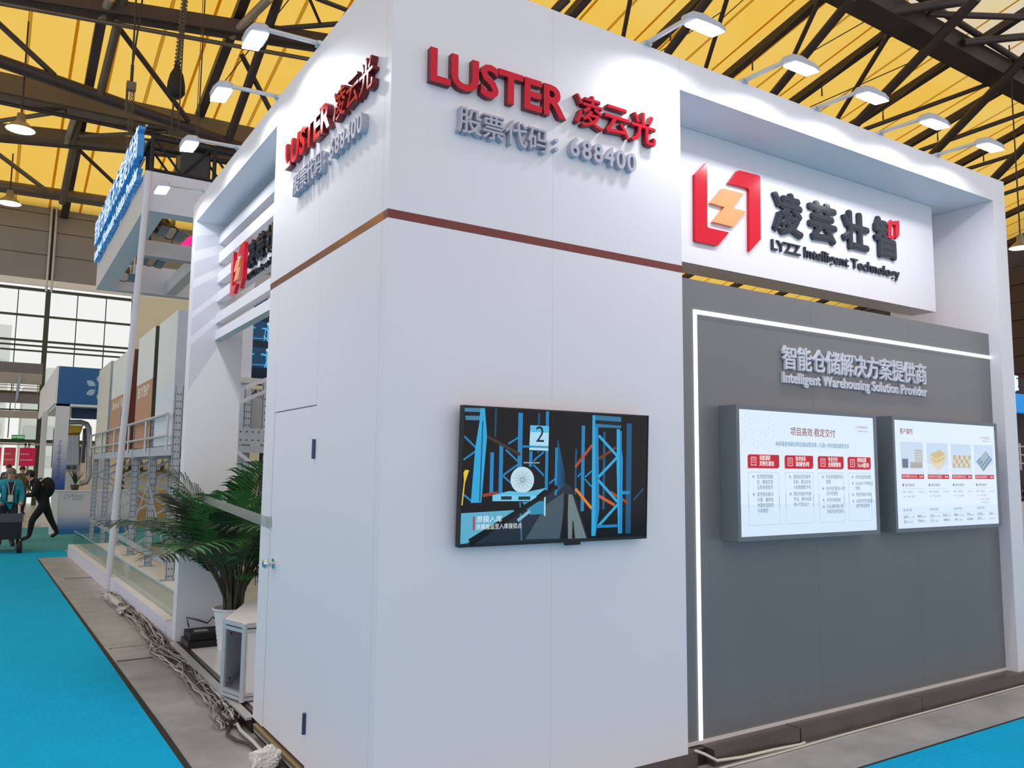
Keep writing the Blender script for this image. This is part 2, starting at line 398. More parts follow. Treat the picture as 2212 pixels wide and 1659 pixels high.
LEFT = [((-40, -22), .7, (740, 100), .7, 32, steel, True), ((-40, 0), 1.1, (690, 132), 1.1, 8, steel2, False), ((-40, 118), 2.0, (560, 330), 2.0, 22, steel, False),
        ((-40, 178), .6, (560, 306), .6, 44, steel2, True), ((-40, 213), 1.2, (520, 330), 1.2, 7, steel, False), ((-20, 264), 1.0, (142, 240), 1.0, 8, steel2, False),
        ((171, 294), 1.0, (361, 285), 1.0, 7, steel2, False), ((-40, 279), .6, (420, 326), .6, 26, steel2, True), ((-40, 300), 1.1, (330, 333), 1.1, 7, steel, False),
        ((268, -6), .5, (216, 205), 2.0, 15, steel2, False), ((603, -6), .5, (495, 299), 2.0, 17, steel, False), ((171, 250), .5, (134, 438), 1.6, 12, steel2, False),
        ((238, -4), .8, (220, 40), .8, 16, pipe_l, False), ((582, -4), .8, (500, 78), .8, 16, pipe_l, False), ((160, 254), .8, (144, 308), .8, 11, pipe_l, False),
        ((-8, 46), .6, (118, 163), 1.9, 10, steel, False), ((256, 59), .6, (408, 262), 1.9, 10, steel, False), ((521, 117), .6, (590, 250), 1.9, 10, steel, False),
        ((-6, 331), .5, (113, 421), 1.5, 8, steel2, False), ((167, 320), .5, (262, 410), 1.5, 7, steel, False), ((668, -4), .6, (694, 56), .8, 6, steel, False),
        ((588, 63), .8, (735, 51), .8, 10, steel, False), ((682, -4), .8, (755, 24), .8, 9, steel, False), ((-40, 396), 1.0, (300, 446), 1.0, 22, steel2, False)]
RIGHT = [((1800, -36), .7, (2400, 290), .7, 40, steel, True), ((1196, 26), 2.0, (1226, -4), 1.7, 18, steel, False), ((1346, 80), 1.2, (1362, -4), .6, 9, steel, False),
         ((1442, 114), 2.0, (1532, -6), 1.6, 18, steel, False), ((1524, 148), 1.2, (1571, -4), .6, 9, steel, False), ((1668, 206), 2.0, (1842, -6), 1.6, 17, steel, False),
         ((1713, 124), 1.4, (1772, -4), .6, 9, steel, False), ((1808, 258), 1.4, (1928, 61), .6, 9, steel, False), ((1843, 274), 2.2, (2110, -5), 1.6, 18, steel, False),
         ((1866, 280), 1.4, (2166, 170), .7, 8, steel, False), ((2010, 338), 2.2, (2230, 108), 1.6, 16, steel, False), ((1985, 326), 1.4, (2230, 238), .8, 8, steel, False),
         ((2145, 388), 2.2, (2230, 300), 1.8, 15, steel, False), ((2086, 366), 1.4, (2230, 322), .8, 7, steel, False), ((1920, 26), 1.0, (2110, -2), .7, 17, steel, False),
         ((2005, 30), .9, (2230, 38), .6, 11, steel, False), ((2080, 92), 1.0, (2230, 77), .6, 13, steel, False), ((1985, -6), .4, (2300, 195), .4, 11, steel, False),
         ((2165, 420), 1.4, (2230, 398), 1.2, 7, steel, False)]
for q in LEFT+RIGHT: member(*q[:5], m=q[5], box=q[6])
# thin cable trays and wires
for a, b in (((1757, 110), (1890, 34)), ((1750, 231), (2005, 118)), ((1900, 70), (2050, 100)), ((2000, 285), (2180, 190)), ((1225, 36), (1272, 0)), ((1428, 110), (1560, 25)), ((1560, 40), (1605, 0)), ((470, 195), (625, -2))):
    member(a, 1.0, b, 1.0, 2.0, steel)
# electrical conduits with a bent end under the rafters
for a, b in (((1448, 62), (1510, 0)), ((1625, 128), (1755, 10)), ((1775, 185), (1930, 52)), ((1907, 238), (2064, 116)), ((2025, 285), (2176, 180)), ((2124, 330), (2212, 268))):
    p, q = hroof(*a, .62), hroof(*b, .62)
    MB().tube([q, p, p-np.array([0, 0, .45])], .035, 6).build('conduit', steel, cl)

# ---- far end wall: grey metal cladding over a glazed grid
ew = struct('wall_back', (0, 42, 0))
YW = 42.0
xs = [-12.6, -9.0, -5.4, -1.8, 1.68, 5.26, 8.9, 12.5, 16.1, 19.7, 23.3, 26.9, 30.5, 34.1, 37.7, 41.3, 44.9, 48.5, 52.1, 55.7]
for i in range(len(xs)-1):
    for z0, z1 in ((10.05, 11.3), (11.3, 12.4), (12.4, 13.2), (13.2, 14.2)):
        MB().box(xs[i]+.12, xs[i+1]-.12, YW-.04, YW+.05, z0+.015, z1-.015).build('cladding_panel', greymetal, ew)
    MB().box(xs[i]-.1, xs[i+1]-.1, YW-.22, YW+.04, 9.85, 10.12).build('ledge', mat('ledge_white', 'f2f2ee', .4), ew)
    for dx in (-.1, .1): MB().tube([(xs[i]+dx, YW-.18, 9.6), (xs[i]+dx, YW-.18, 14.0)], .055, 8).build('downpipe', alu, ew)
MB().box(xs[0], xs[-1], YW+.051, YW+.12, 9.9, 14.2).build('backing', mat('backing_dark', '4c4848', .7), ew)
green = mat('mullion_green', '3c4a35', .5, var=.1)
for i, x in enumerate(xs):
    MB().box(x-.10, x+.10, YW-.12, YW+.10, 0, 9.7).build('mullion', green, ew)
for z, h in ((9.66, .12), (8.46, .09), (7.32, .09), (7.10, .07), (6.87, .07), (4.96, .12), (4.2, .06), (2.82, .16)):
    MB().box(xs[0], xs[-1], YW-.10, YW+.06, z-h/2, z+h/2).build('transom', green, ew)
pane_m = clear('window_pane', 'fcfffc', .0)
for i in range(len(xs)-1):
    xm = [xs[i]+(xs[i+1]-xs[i])*k/3 for k in range(4)]
    for k in range(3):
        MB().box(xm[k]+.03, xm[k+1]-.03, YW, YW+.02, 2.95, 9.6).build('pane', pane_m, ew)
        if k: MB().box(xm[k]-.02, xm[k]+.02, YW-.03, YW+.03, 2.95, 9.6).build('glazing_bar', green, ew)
# lower wall with door openings
lowm = mat('low_wall', 'd9d6cc', .6)
for a, b in ((-12.6, -1.6), (2.7, 30), (30, 55)): MB().box(a, b, YW, YW+.1, 0, 2.75).build('low_panel', lowm, ew)
for n, x0 in enumerate((-1.4, -.05, 1.3)):
    d = struct('door_%d' % (n+2), (x0, 41.9, 0)); o = x0
    for xx in (o, o+1.22): MB().box(xx, xx+.09, 41.86, 41.94, 0, 2.72).build('door_frame', mat('door_alu', 'b3aca2', .4, metal=.5), d)
    MB().box(o, o+1.31, 41.86, 41.94, 2.64, 2.72).build('door_frame', MATS['door_alu'], d)
    MB().box(o+.09, o+1.22, 41.89, 41.91, .1, 2.64).build('pane', pane_m, d)
for x0, x1, lab, c in ((-.6, .32, 'pink red notice banner hung across the glass doors beside the aisle edge', 'e8556a'), (.42, .86, 'small coral red banner in the middle of the glass doors', 'e84a66'), (1.0, 1.62, 'magenta banner at the right end of the glass doors', 'f0206e')):
    b = thing('banner', lab, 'banner', (x0, 41.8, 1.7), 'red banners on the exit doors')
    MB().box(x0, x1, 41.79, 41.81, 1.72, 2.52).build('cloth', mat('banner_'+c, c, .6), b)
    pt = Paint((x0, 41.785, 1.72), (1, 0, 0), (0, 0, 1), x1-x0, .8)
    [pt.rect(.08+.13*k, v, .16+.13*k, v+.07, 'f6dfe4') for v, n in ((.62, 4), (.3, 6)) for k in range(n)]
    pt.build('print', colored('print', 0), b)
es = thing('exit_sign', 'small green exit sign above the far doors', 'sign', (.7, 41.85, 3.0))
MB().box(.66, 1.16, 41.80, 41.895, 2.90, 3.08).build('housing', mat('exit_green', '1f7a3c', .4, emit=.6), es)
Paint((.66, 41.795, 2.90), (1, 0, 0), (0, 0, 1), .5, .18).text('EXIT 安全出口', .06, .28, .1, 'eafff0', width=.44).build('print', colored('print_lit', 1.0), es)
for xx in (.76, 1.06): MB().box(xx, xx+.03, 41.84, 41.89, 2.84, 2.90).build('bracket', steel, es)
# buildings seen through the glass
pale = mat('far_facade', 'dfe3dd', .8, var=.03)
for b, lab in (((-10, .8, 90, 100, 0, 15.0), 'pale slab building seen through the glazed end wall'), ((2.2, 5.6, 95, 105, 0, 9.6), 'pale stepped block outside the glazing, low and wide'), ((4.2, 6.4, 96, 104, 9.6, 11.8), 'pale roof house on top of the block outside the glazing')):
    g = thing('far_building', lab, 'building', (b[0], b[2], b[4])); boxpart('wall', b, pale, g)
    if b[4] == 0:
        for k in range(int((b[5]-2)/3)): MB().box(b[0]+.3, b[1]-.3, b[2]-.1, b[2]-.02, 1.5+3*k, 2.6+3*k).build('window_band', mat('far_window', 'c9cfca', .5), g)
# hall side wall far to the right
sw = struct('wall_right', (57, 0, 0))
darkw = mat('far_side_wall', '4a3d3c', .7, var=.15)
MB().box(57.21, 57.4, -5, 44, 0, 24).build('backing', mat('side_backing', '3a3030', .8), sw)
for k in range(20): MB().box(57.0+(k % 2)*.05, 57.2, -5, 44, 1.2*k, 1.2*k+1.16).build('siding', darkw, sw)
# high-bay lamps
def highbay(x, y, z, lab):
    t = thing('high_bay_lamp', lab, 'lamp', (x, y, z), 'round high bay lamps under the roof')
    MB().lathe((x, y, z), [(.0, .55), (.12, .55), (.14, .30), (.30, .16), (.42, .02), (.44, 0)], 20).build('reflector', pipe_l, t)
    MB().lathe((x, y, z), [(.0, .012), (.42, .012)], 20).build('lens', glow('bay_lens', 'fbfbe0', 3.5), t)
    MB().tube([(x, y, z+.5), (x, y, roofz(y)-.004)], .03, 6).build('hanger', steel, t)
p = hy(44, 281, 30.0); highbay(p[0], p[1], p[2], 'round high bay lamp with a glowing lens above the far aisle')
p = hy(20, 440, 38.0); highbay(p[0], p[1], p[2], 'dim round high bay lamp close to the grey end wall')
p = hy(2205, 536, 16.0); highbay(p[0], p[1], p[2], 'round high bay lamp at the outer edge of the stand column')
# chain hoists hanging from the trusses
def chain(name, pts, r, par, n=40):
    mb = MB(); pts = [np.array(q, float) for q in pts]; p, q = pts
    for k in range(n):
        c = p+(q-p)*(k+.5)/n; a = np.array([1, 0, 0]) if k % 2 else np.array([0, 1, 0]); h = np.linalg.norm(q-p)/n*.62
        ring = [c+a*r*math.cos(t)+np.array([0, 0, 1])*h*math.sin(t) for t in np.linspace(0, 2*math.pi, 9)]
        mb.tube(ring, r*.3, 4, cap=False)
    return mb.build(name, steel2, par)
YH = 26.0
a, b = hy(402, -6, YH), hy(383, 145, YH)
t = thing('chain_hoist', 'black chain bag hanging on a heavy chain under the roof', 'hoist', b)
chain('chain', (np.array([a[0], YH, a[2]+.6]), b), .09, t, 46)
bag = [hy(383+dx, y, YH) for dx, y in ((0, 138),)]
c0 = hy(378, 175, YH)
MB().lathe((b[0], YH, hy(383, 213, YH)[2]), [(0.0, 0), (.16, .02), (.27, .18), (.26, .45), (.2, .75), (.09, .98), (.06, 1.2)], 14).build('chain_bag', blackm, t)
a, b = hy(292, 5, YH), hy(284, 178, YH)
t = thing('chain_hoist', 'small steel hoist block with thin chains below the roof beam', 'hoist', b)
for dx, (ux, uy) in ((-.03, (292, 20)), (.03, (313, 25))):
    q = hy(ux, uy, YH); q = np.array([q[0], YH, roofz(YH)-.004]); MB().tube([b+np.array([0, 0, .5]), q], .03, 6).build('sling', steel, t)
MB().tube([b+np.array([0, 0, .05]), b+np.array([0, 0, .55])], .05, 6).build('hook', steel, t)
MB().obox(b+np.array([0, 0, -.13]), (.13, 0, 0), (0, .09, 0), (0, 0, .13)).build('motor_block', steel2, t)
for dx, yy in ((-.10, 255), (.0, 420), (.08, 330)): chain('chain', (b+np.array([dx, 0, -.25]), np.array([b[0]+dx, YH, hy(280, yy, YH)[2]])), .035, t, 60)
t0 = hy(375, 222, YH); MB().tube([t0, hy(369, 292, YH)], .03, 5).build('chain_end', steel, t)

# ================================================================== THE STAND
# deck under the stand
dk = thing('stage_deck', 'low dark metal deck under the white stand', 'deck', (4.5, 3.7, 0))
for x0, x1 in ((3.80, 4.592), (4.604, 6.0), (6.006, 7.72)): MB().box(x0, x1, 3.635, 3.78, 0, ZD).build('edge_section', deckm, dk)
MB().box(1.60, 3.70, 3.675, 3.76, 0, ZD-.002).build('edge_section', deckm, dk)
MB().box(3.70, 3.80, 3.70, 3.78, 0, ZD-.004).build('edge_section', mat('deck_dark', '3a3230', .5, metal=.4), dk)
MB().box(1.62, 7.70, 3.78, 8.6, .02, ZD-.001).build('floor_plate', deckm, dk)
for k, (y0, y1) in enumerate(((3.70, 4.6), (4.61, 5.68))): MB().box(1.60, 1.64, y0, y1, 0, ZD-.004).build('edge_section', MATS['deck_dark'], dk)
for y0, y1 in ((5.70, 7.1), (7.104, 8.46)):
    MB().box(1.585, 1.605, y0, y1, 0, ZD).build('edge_section', MATS['deck_dark'], dk)
    MB().box(1.545, 1.60, y0, y1, ZD-.012, ZD+.006).build('alu_profile', alu, dk)
gold = mat('door_sill', 'a8946a', .35, metal=.7)
for dz in (0, .018, .036): MB().box(1.572-dz*.2, 1.60, 3.68, 5.60, .045+dz, .055+dz).build('sill_rail', gold if dz else alu, dk)
sh = MB().box(1.66, 3.4, 5.72, 8.46, ZD, ZD+.006).build('floor_sheet', white2); tag(sh, 'white floor sheet laid on the deck behind the open side', 'floor sheet')

# tower: front wall of two panels with the brown stripe
wf = struct('wall_front', (2.6, YF, ZD)); T = .05
def panel(par, b): return MB().box(*b).build('panel', white, par)
panel(wf, (XC, 2.603, YF, YF+T, ZD, 3.030)); panel(wf, (2.604, 3.61, YF, YF+T, ZD, 3.030))
panel(wf, (XC, 2.603, YF, YF+T, 3.076, ZT)); panel(wf, (2.604, 3.61, YF, YF+T, 3.076, ZT))
MB().box(XC-.001, 3.61, YF-.001, YF+T, 3.031, 3.075).build('stripe', brown, wf)
# tower: left wall with the door opening
wl = struct('wall_left', (XC, 4.7, ZD)); DY0, DY1, DZ = 4.63, 5.47, 2.145
seamw = mat('wall_seam', 'c2c2ca', .5)
panel(wl, (XC, XC+T, YF+T+.001, 3.735, ZD, 3.030)); panel(wl, (XC, XC+T, 3.737, DY0-.002, ZD, 3.030))
panel(wl, (XC, XC+T, DY0, DY1, DZ+.004, 3.030)); panel(wl, (XC, XC+T, DY1+.003, 5.70, ZD, 3.030))
panel(wl, (XC, XC+T, YF+T+.001, 3.735, 3.076, ZT)); panel(wl, (XC, XC+T, 3.737, 4.70, 3.076, ZT)); panel(wl, (XC, XC+T, 4.702, 5.70, 3.076, ZT))
stripe_l = mat('gleam_stripe', 'a5745c', .12, metal=.45, var=.03)  # same brown stripe on the side; reflected gleam put into its paler colour
MB().box(XC-.001, XC+T, YF+T+.001, 4.70, 3.031, 3.075).build('stripe', stripe_l, wl); MB().box(XC-.001, XC+T, 4.702, 5.70, 3.031, 3.075).build('stripe', stripe_l, wl)
wb = struct('wall_inner', (2.6, 5.7, ZD))
panel(wb, (XC+T, 3.61, 5.65, 5.70, ZD, ZT)); panel(wb, (3.56, 3.61, YF+T, 5.65, ZD, ZT))
d1 = struct('door_1', (XC, 5.0, ZD))
MB().box(XC+.002, XC+.04, DY0+.004, DY1-.004, ZD+.006, DZ-.002).build('leaf', white, d1)
hinge = mat('hinge_blue', '4a5274', .35, metal=.6)
for z0 in (1.83, .28): MB().tube([(XC-.008, DY0+.004, z0), (XC-.008, DY0+.004, z0+.115)], .011, 10).build('hinge', hinge, d1)
kn = MB().tube([(XC+.002, 5.36, 1.155), (XC-.006, 5.36, 1.155)], .034, 18).tube([(XC-.004, 5.36, 1.155), (XC-.03, 5.36, 1.155)], .014, 12)
kn.tube([(XC-.028, 5.36, 1.155), (XC-.036, 5.36, 1.155), (XC-.060, 5.36, 1.155), (XC-.070, 5.36, 1.155)], [.018, .028, .029, .020], 16).build('knob', chrome, d1)

# front portal: header beam and the outer column
tf = struct('trim_1', (5.6, YF, ZD))
MB().box(3.612, 7.70, YF, 4.75, 4.245, ZT).build('header', white, tf)
MB().box(7.49, 7.70, YF, 4.70, ZD, 4.244).build('column', white, tf)
# grey wall in the bay
YG = 3.765
wr = struct('wall_grey', (5.5, YG, ZD))
for a, b in ((3.612, 5.0), (5.001, 6.25), (6.251, 7.488)): MB().box(a, b, YG, YG+.06, ZD+.022, 3.033).build('panel', greywall, wr)
MB().box(3.612, 7.488, YG-.012, YG+.06, ZD, ZD+.021).build('base_strip', mat('base_white', 'e2dcda', .4), wr)
ls = thing('led_strip', 'white glowing led line framing the grey wall', 'led strip', (3.815, YG, ZD))
MB().box(3.801, 3.828, YG-.010, YG-.001, ZD+.022, 2.832).build('upright_run', ledglow, ls)
MB().box(3.829, 7.487, YG-.010, YG-.001, 2.805, 2.832).build('top_run', ledglow, ls)
# sign box hung in the bay
sb = thing('sign_board', 'white box sign with the red bracket logo and dark company lettering', 'sign', (5.4, 4.07, 3.24))
YS = 4.07
MB().box(3.64, 7.20, YS, 4.31, 3.25, 4.243).build('box', white, sb)

# left portal: header and the faceted end column
tl = struct('trim_2', (XC, 7.1, ZD))
MB().box(XC, 2.10, 5.702, 8.64, 4.25, ZT).build('header', white, tl)
MB().box(XC, 2.10, 8.47, 8.64, ZD, 4.249).build('column', white, tl)
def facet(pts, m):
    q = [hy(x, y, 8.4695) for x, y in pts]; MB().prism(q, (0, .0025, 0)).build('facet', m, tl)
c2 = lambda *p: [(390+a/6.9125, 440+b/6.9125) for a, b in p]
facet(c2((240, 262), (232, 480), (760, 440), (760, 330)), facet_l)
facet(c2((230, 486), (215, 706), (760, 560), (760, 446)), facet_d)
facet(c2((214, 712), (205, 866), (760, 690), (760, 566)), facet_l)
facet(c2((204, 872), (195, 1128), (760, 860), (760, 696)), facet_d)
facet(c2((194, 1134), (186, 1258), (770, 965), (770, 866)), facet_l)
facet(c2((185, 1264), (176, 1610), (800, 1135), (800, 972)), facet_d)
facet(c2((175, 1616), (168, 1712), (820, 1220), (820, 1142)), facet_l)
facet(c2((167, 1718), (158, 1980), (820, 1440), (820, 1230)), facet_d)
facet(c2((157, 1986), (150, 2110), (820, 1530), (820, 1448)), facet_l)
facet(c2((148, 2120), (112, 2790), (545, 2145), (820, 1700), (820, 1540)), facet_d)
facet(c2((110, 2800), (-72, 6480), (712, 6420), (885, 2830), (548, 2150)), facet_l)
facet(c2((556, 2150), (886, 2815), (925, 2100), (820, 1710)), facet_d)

# louvre of six white slats across the left bay
lv = thing('louvre_screen', 'six white horizontal slats spanning the open left bay', 'louvre', (1.86, 7.1, 3.05))
for z0, z1 in ((4.05, 4.158), (3.845, 3.953), (3.642, 3.743), (3.447, 3.544), (3.223, 3.322), (3.054, 3.148)):
    MB().box(1.825, 1.905, 5.702, 8.467, z0, z1).build('slat', white, lv)

# ---- raised lettering
def logo(par, P, depth, n, k=1.0):
    z5 = lambda *p: [(1400+a/2.724, b/2.724) for a, b in p]
    def piece(name, pts, m):
        q = [P(*hy(x, y, 4.05)[[0, 2]]) for x, y in z5(*pts)]; MB().prism(q, np.array(n)*depth).build(name, m, par)
    piece('bracket', ((344, 958), (345, 1333), (356, 1342), (474, 1368), (407, 1447), (282, 1421), (274, 1412), (273, 1027)), red)
    piece('bracket', ((535, 1004), (648, 1033), (657, 1045), (660, 1408), (594, 1481), (592, 1118), (583, 1108), (470, 1079), (525, 1006)), red)
    piece('bolt', ((436, 1110), (561, 1140), (498, 1226), (575, 1246), (500, 1336), (378, 1306), (447, 1220), (365, 1195)), orange)
    piece('small_bracket', ((1431, 1292), (1408, 1317), (1410, 1400), (1440, 1408), (1452, 1390), (1430, 1385)), red)
    piece('small_bracket', ((1440, 1301), (1475, 1300), (1475, 1385), (1455, 1408), (1453, 1325), (1428, 1322)), red)
def company(par, P, depth, n, right):
    """logo, four characters and the English line; P maps (x,z) of the front sign to the wall"""
    logo(par, P, depth, n)
    z5 = lambda a, b: hy(1400+a/2.724, b/2.724, 4.05)
    for ch, (a0, b0), (a1, b1) in (('凌', (729, 1107), (915, 1412)), ('芸', (940, 1165), (1114, 1452)), ('壮', (1138, 1222), (1305, 1494)), ('智', (1325, 1262), (1474, 1540))):
        p, q = z5(a0, b0), z5(a1, b1); x0, x1 = p[0], q[0]; z1 = p[2]; z0 = q[2]
        DROP_MOUTH[0] = True; vs, fs = glyph(ch, .045, 3); DROP_MOUTH[0] = False
        lo, hi = vs.min(0), vs.max(0)
        f = lambda u, v: np.array(P(x0+(u-lo[0])/(hi[0]-lo[0])*(x1-x0), z0+(v-lo[1])/(hi[1]-lo[1])*(z1-z0)))
        mb = MB(); solid(vs, fs, f, depth, n, mb, lay=LAY[(ch, .045, 3)]); mb.build('character', navy, par, fix=False)
    s = 'LYZZ Intelligent Technology'; adv = advances(s, .02, 3)
    allp = np.concatenate([glyph(c, .02, 3)[0]+[a, 0] for c, a in zip(s, adv) if c != ' ']); lo, hi = allp.min(0), allp.max(0)
    p, q = z5(731, 1405), z5(1484, 1600); q2 = z5(735, 1466)
    x0, x1 = p[0], q[0]; cap = p[2]-q2[2]; base = q2[2]; sy = cap/.70
    for c, a in zip(s, adv):
        if c == ' ': continue
        vs, fs = glyph(c, .02, 3); mb = MB()
        f = lambda u, v: np.array(P(x0+(u+a-lo[0])/(hi[0]-lo[0])*(x1-x0), base+v*sy))
        solid(vs, fs, f, depth*.65, n, mb); mb.build('letter', navy, par, fix=False)
company(sb, lambda x, z: (x, YS-.001, z), .025, (0, -1, 0), (1, 0, 0))
KS = .68
ll = thing('sign_lettering', 'red bracket logo and dark company lettering fixed to the slats of the left bay', 'sign', (1.80, 7.75, 3.38))
company(ll, lambda x, z: (1.822, 7.75-(x-4.155)*KS, 3.37+(z-3.40)*KS), .032, (-1, 0, 0), (0, -1, 0))
fr = thing('raised_sign', 'red company name with grey stock code under it on the front wall', 'sign', (2.6, YF, 3.5))
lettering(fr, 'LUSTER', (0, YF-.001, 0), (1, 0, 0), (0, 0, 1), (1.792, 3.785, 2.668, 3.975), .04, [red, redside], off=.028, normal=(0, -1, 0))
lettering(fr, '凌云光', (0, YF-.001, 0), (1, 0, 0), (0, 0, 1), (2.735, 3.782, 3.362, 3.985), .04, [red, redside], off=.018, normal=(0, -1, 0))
lettering(fr, '股票代码', (0, YF-.001, 0), (1, 0, 0), (0, 0, 1), (1.962, 3.553, 2.545, 3.70), .04, [silver], off=.016, normal=(0, -1, 0), name='character')
for z in (3.60, 3.65): MB().tube([(2.60, YF-.001, z), (2.60, YF-.041, z)], .013, 14, smooth=False).build('colon_dot', silver, fr)
lettering(fr, '688400', (0, YF-.001, 0), (1, 0, 0), (0, 0, 1), (2.70, 3.585, 3.20, 3.705), .04, [silver], off=.022, track=.09, normal=(0, -1, 0), name='digit')
fl2 = thing('raised_sign', 'red company name with grey stock code on the narrow door side wall', 'sign', (XC, 4.6, 3.5))
LB = lambda a, z0, b, z1: (-a, z0, -b, z1)
K = dict(normal=(-1, 0, 0))
O_, R_, U_ = (XC-.001, 0, 0), (0, -1, 0), (0, 0, 1)
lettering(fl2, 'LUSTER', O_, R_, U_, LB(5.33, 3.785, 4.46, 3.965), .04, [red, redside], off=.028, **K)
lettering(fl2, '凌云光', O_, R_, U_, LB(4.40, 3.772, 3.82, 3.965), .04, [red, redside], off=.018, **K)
lettering(fl2, '股票代码', O_, R_, U_, LB(5.14, 3.545, 4.58, 3.69), .04, [silver], off=.016, name='character', **K)
for z in (3.59, 3.64): MB().tube([(XC-.001, 4.53, z), (XC-.041, 4.53, z)], .013, 14, smooth=False).build('colon_dot', silver, fl2)
lettering(fl2, '688400', O_, R_, U_, LB(4.44, 3.572, 3.95, 3.69), .04, [silver], off=.022, track=.09, name='digit', **K)
gt = thing('raised_sign', 'grey two-line slogan in raised letters on the grey wall', 'sign', (5.55, YG, 2.4))
lettering(gt, '智能仓储解决方案提供商', (0, YG-.001, 0), (1, 0, 0), (0, 0, 1), (4.655, 2.50, 6.44, 2.675), .022, [slogan], off=.021, normal=(0, -1, 0), name='character')
lettering(gt, 'Intelligent Warehousing Solution Provider', (0, YG-.001, 0), (1, 0, 0), (0, 0, 1), (4.655, 2.382, 6.44, 2.485), .02, [slogan], off=.03, track=.02, normal=(0, -1, 0))

# ---- floodlights on arms along the wall tops
def floodlight(base, out, along, lab, grp):
    base, out, along = (np.array(q, float) for q in (base, out, along))
    t = thing('floodlight', lab, 'floodlight', base, grp)
    e = base+out*.345+np.array([0, 0, .005])
    MB().tube([base-out*.05+np.array([0, 0, .02]), e], .016, 8).build('arm', alu, t)
    MB().obox(base-out*.04+np.array([0, 0, .012]), out*.05, along*.03, (0, 0, .012)).build('clamp', alu, t)
    c = e+along*.115+out*.02
    side = out-along*(out@along); side /= np.linalg.norm(side)
    tilt = np.array([0, 0, 1.0])*math.cos(.12)+side*math.sin(.12); b = np.cross(along, tilt); b /= np.linalg.norm(b)
    if b@side < 0: b = -b
    mb = MB(); L = .15; rows = []
    prof = [(-L, .03, .010), (-L*.8, .055, .030), (-L*.2, .066, .040), (L*.5, .066, .026), (L, .045, .010)]
    for s_, hw, hh in prof:
        p = c+along*s_
        rows.append([p+b*hw-tilt*.02, p+b*hw+tilt*hh*.4, p+b*hw*.6+tilt*hh, p-b*hw*.6+tilt*hh, p-b*hw+tilt*hh*.4, p-b*hw-tilt*.02])
    vs = [q for r in rows for q in r]; n = 6
    mb.add(vs, [(i*n+j, i*n+(j+1) % n, (i+1)*n+(j+1) % n, (i+1)*n+j) for i in range(len(rows)-1) for j in range(n)])
    mb.add(rows[0], [tuple(range(6))]); mb.add(rows[-1], [tuple(range(6))]); mb.build('housing', mat('lamp_housing', 'b9bbc6', .4, metal=.3), t)
    mb = MB(); mb.obox(c+along*.02-tilt*.024, along*.115, b*.052, tilt*.003); mb.build('lens', lampglow, t)
    ld = bpy.data.lights.new('flood', 'AREA'); ld.shape = 'RECTANGLE'; ld.size = .22; ld.size_y = .10; ld.energy = 6.5; ld.spread = math.radians(154); ld.color = (.93, .96, 1.0)
    lo = bpy.data.objects.new('light_source', ld); COL.objects.link(lo); lo.parent = t
    aim = -tilt; z = -Vector(aim); x = Vector(along); y = z.cross(x)
    M = Matrix((x, y, z)).transposed().to_4x4(); M.translation = Vector(c-tilt*.034)-t.location; lo.matrix_local = M
    return t
G = 'floodlights on short arms along the top of the white stand'
for k, (x, n) in enumerate(((3.33, 'nearest the tower sign'), (4.226, 'second from the tower on the front'), (5.006, 'third from the tower on the front'), (5.80, 'fourth from the tower on the front'), (6.61, 'last before the outer column'))):
    floodlight((x, YF-.005, ZT), (0, -1, 0), (1, 0, 0), 'grey floodlight on an arm over the front wall, '+n, G)
for k, (y, n) in enumerate(((4.827, 'highest above the red side sign'), (5.72, 'second along the door side'), (6.85, 'third along the door side'), (8.14, 'last before the hanging white frame'))):
    floodlight((XC-.005, y, ZT), (-1, 0, 0), (0, 1, 0), 'grey floodlight on an arm over the side wall, '+n, G)

# ================================================================== SCREENS
tvm = colored('screen_lit', 1.0)
# wall-mounted television, tilted slightly down
tv = thing('television', 'black wall television showing a blue warehouse aisle with a paper roll', 'television', (2.615, YF, 1.74))
TW, TH = 1.245, .715; tl_ = math.radians(2.2)
tr, tu = np.array([1.0, 0, 0]), np.array([0, -math.sin(tl_), math.cos(tl_)]); tn = np.cross(tr, tu)
tc_ = np.array([2.615, YF-.075, 1.745])
MB().obox(tc_-tn*.018, tr*TW/2, tu*TH/2, tn*.018).build('casing', black, tv)
MB().box(2.35, 2.88, YF-.05, YF-.002, 1.55, 1.95).build('wall_bracket', blackm, tv)
MB().obox(tc_-tu*(TH/2+.006)+tr*.09-tn*.006, tr*.05, tu*.010, tn*.008).build('sensor_bump', black, tv)
for s_, d_ in ((-1, 0), (1, 0)): MB().obox(tc_+tr*s_*(TW/2-.003)+tn*.001, tr*.003, tu*TH/2, tn*.002).build('bezel', black, tv)
MB().obox(tc_-tu*(TH/2-.007)+tn*.001, tr*(TW/2-.006), tu*.007, tn*.002).build('bezel', black, tv)
SW, SH = TW-.016, TH-.024
p = Paint(tc_-tr*SW/2-tu*(SH/2-.005)+tn*.0006, tr, tu, SW, SH)
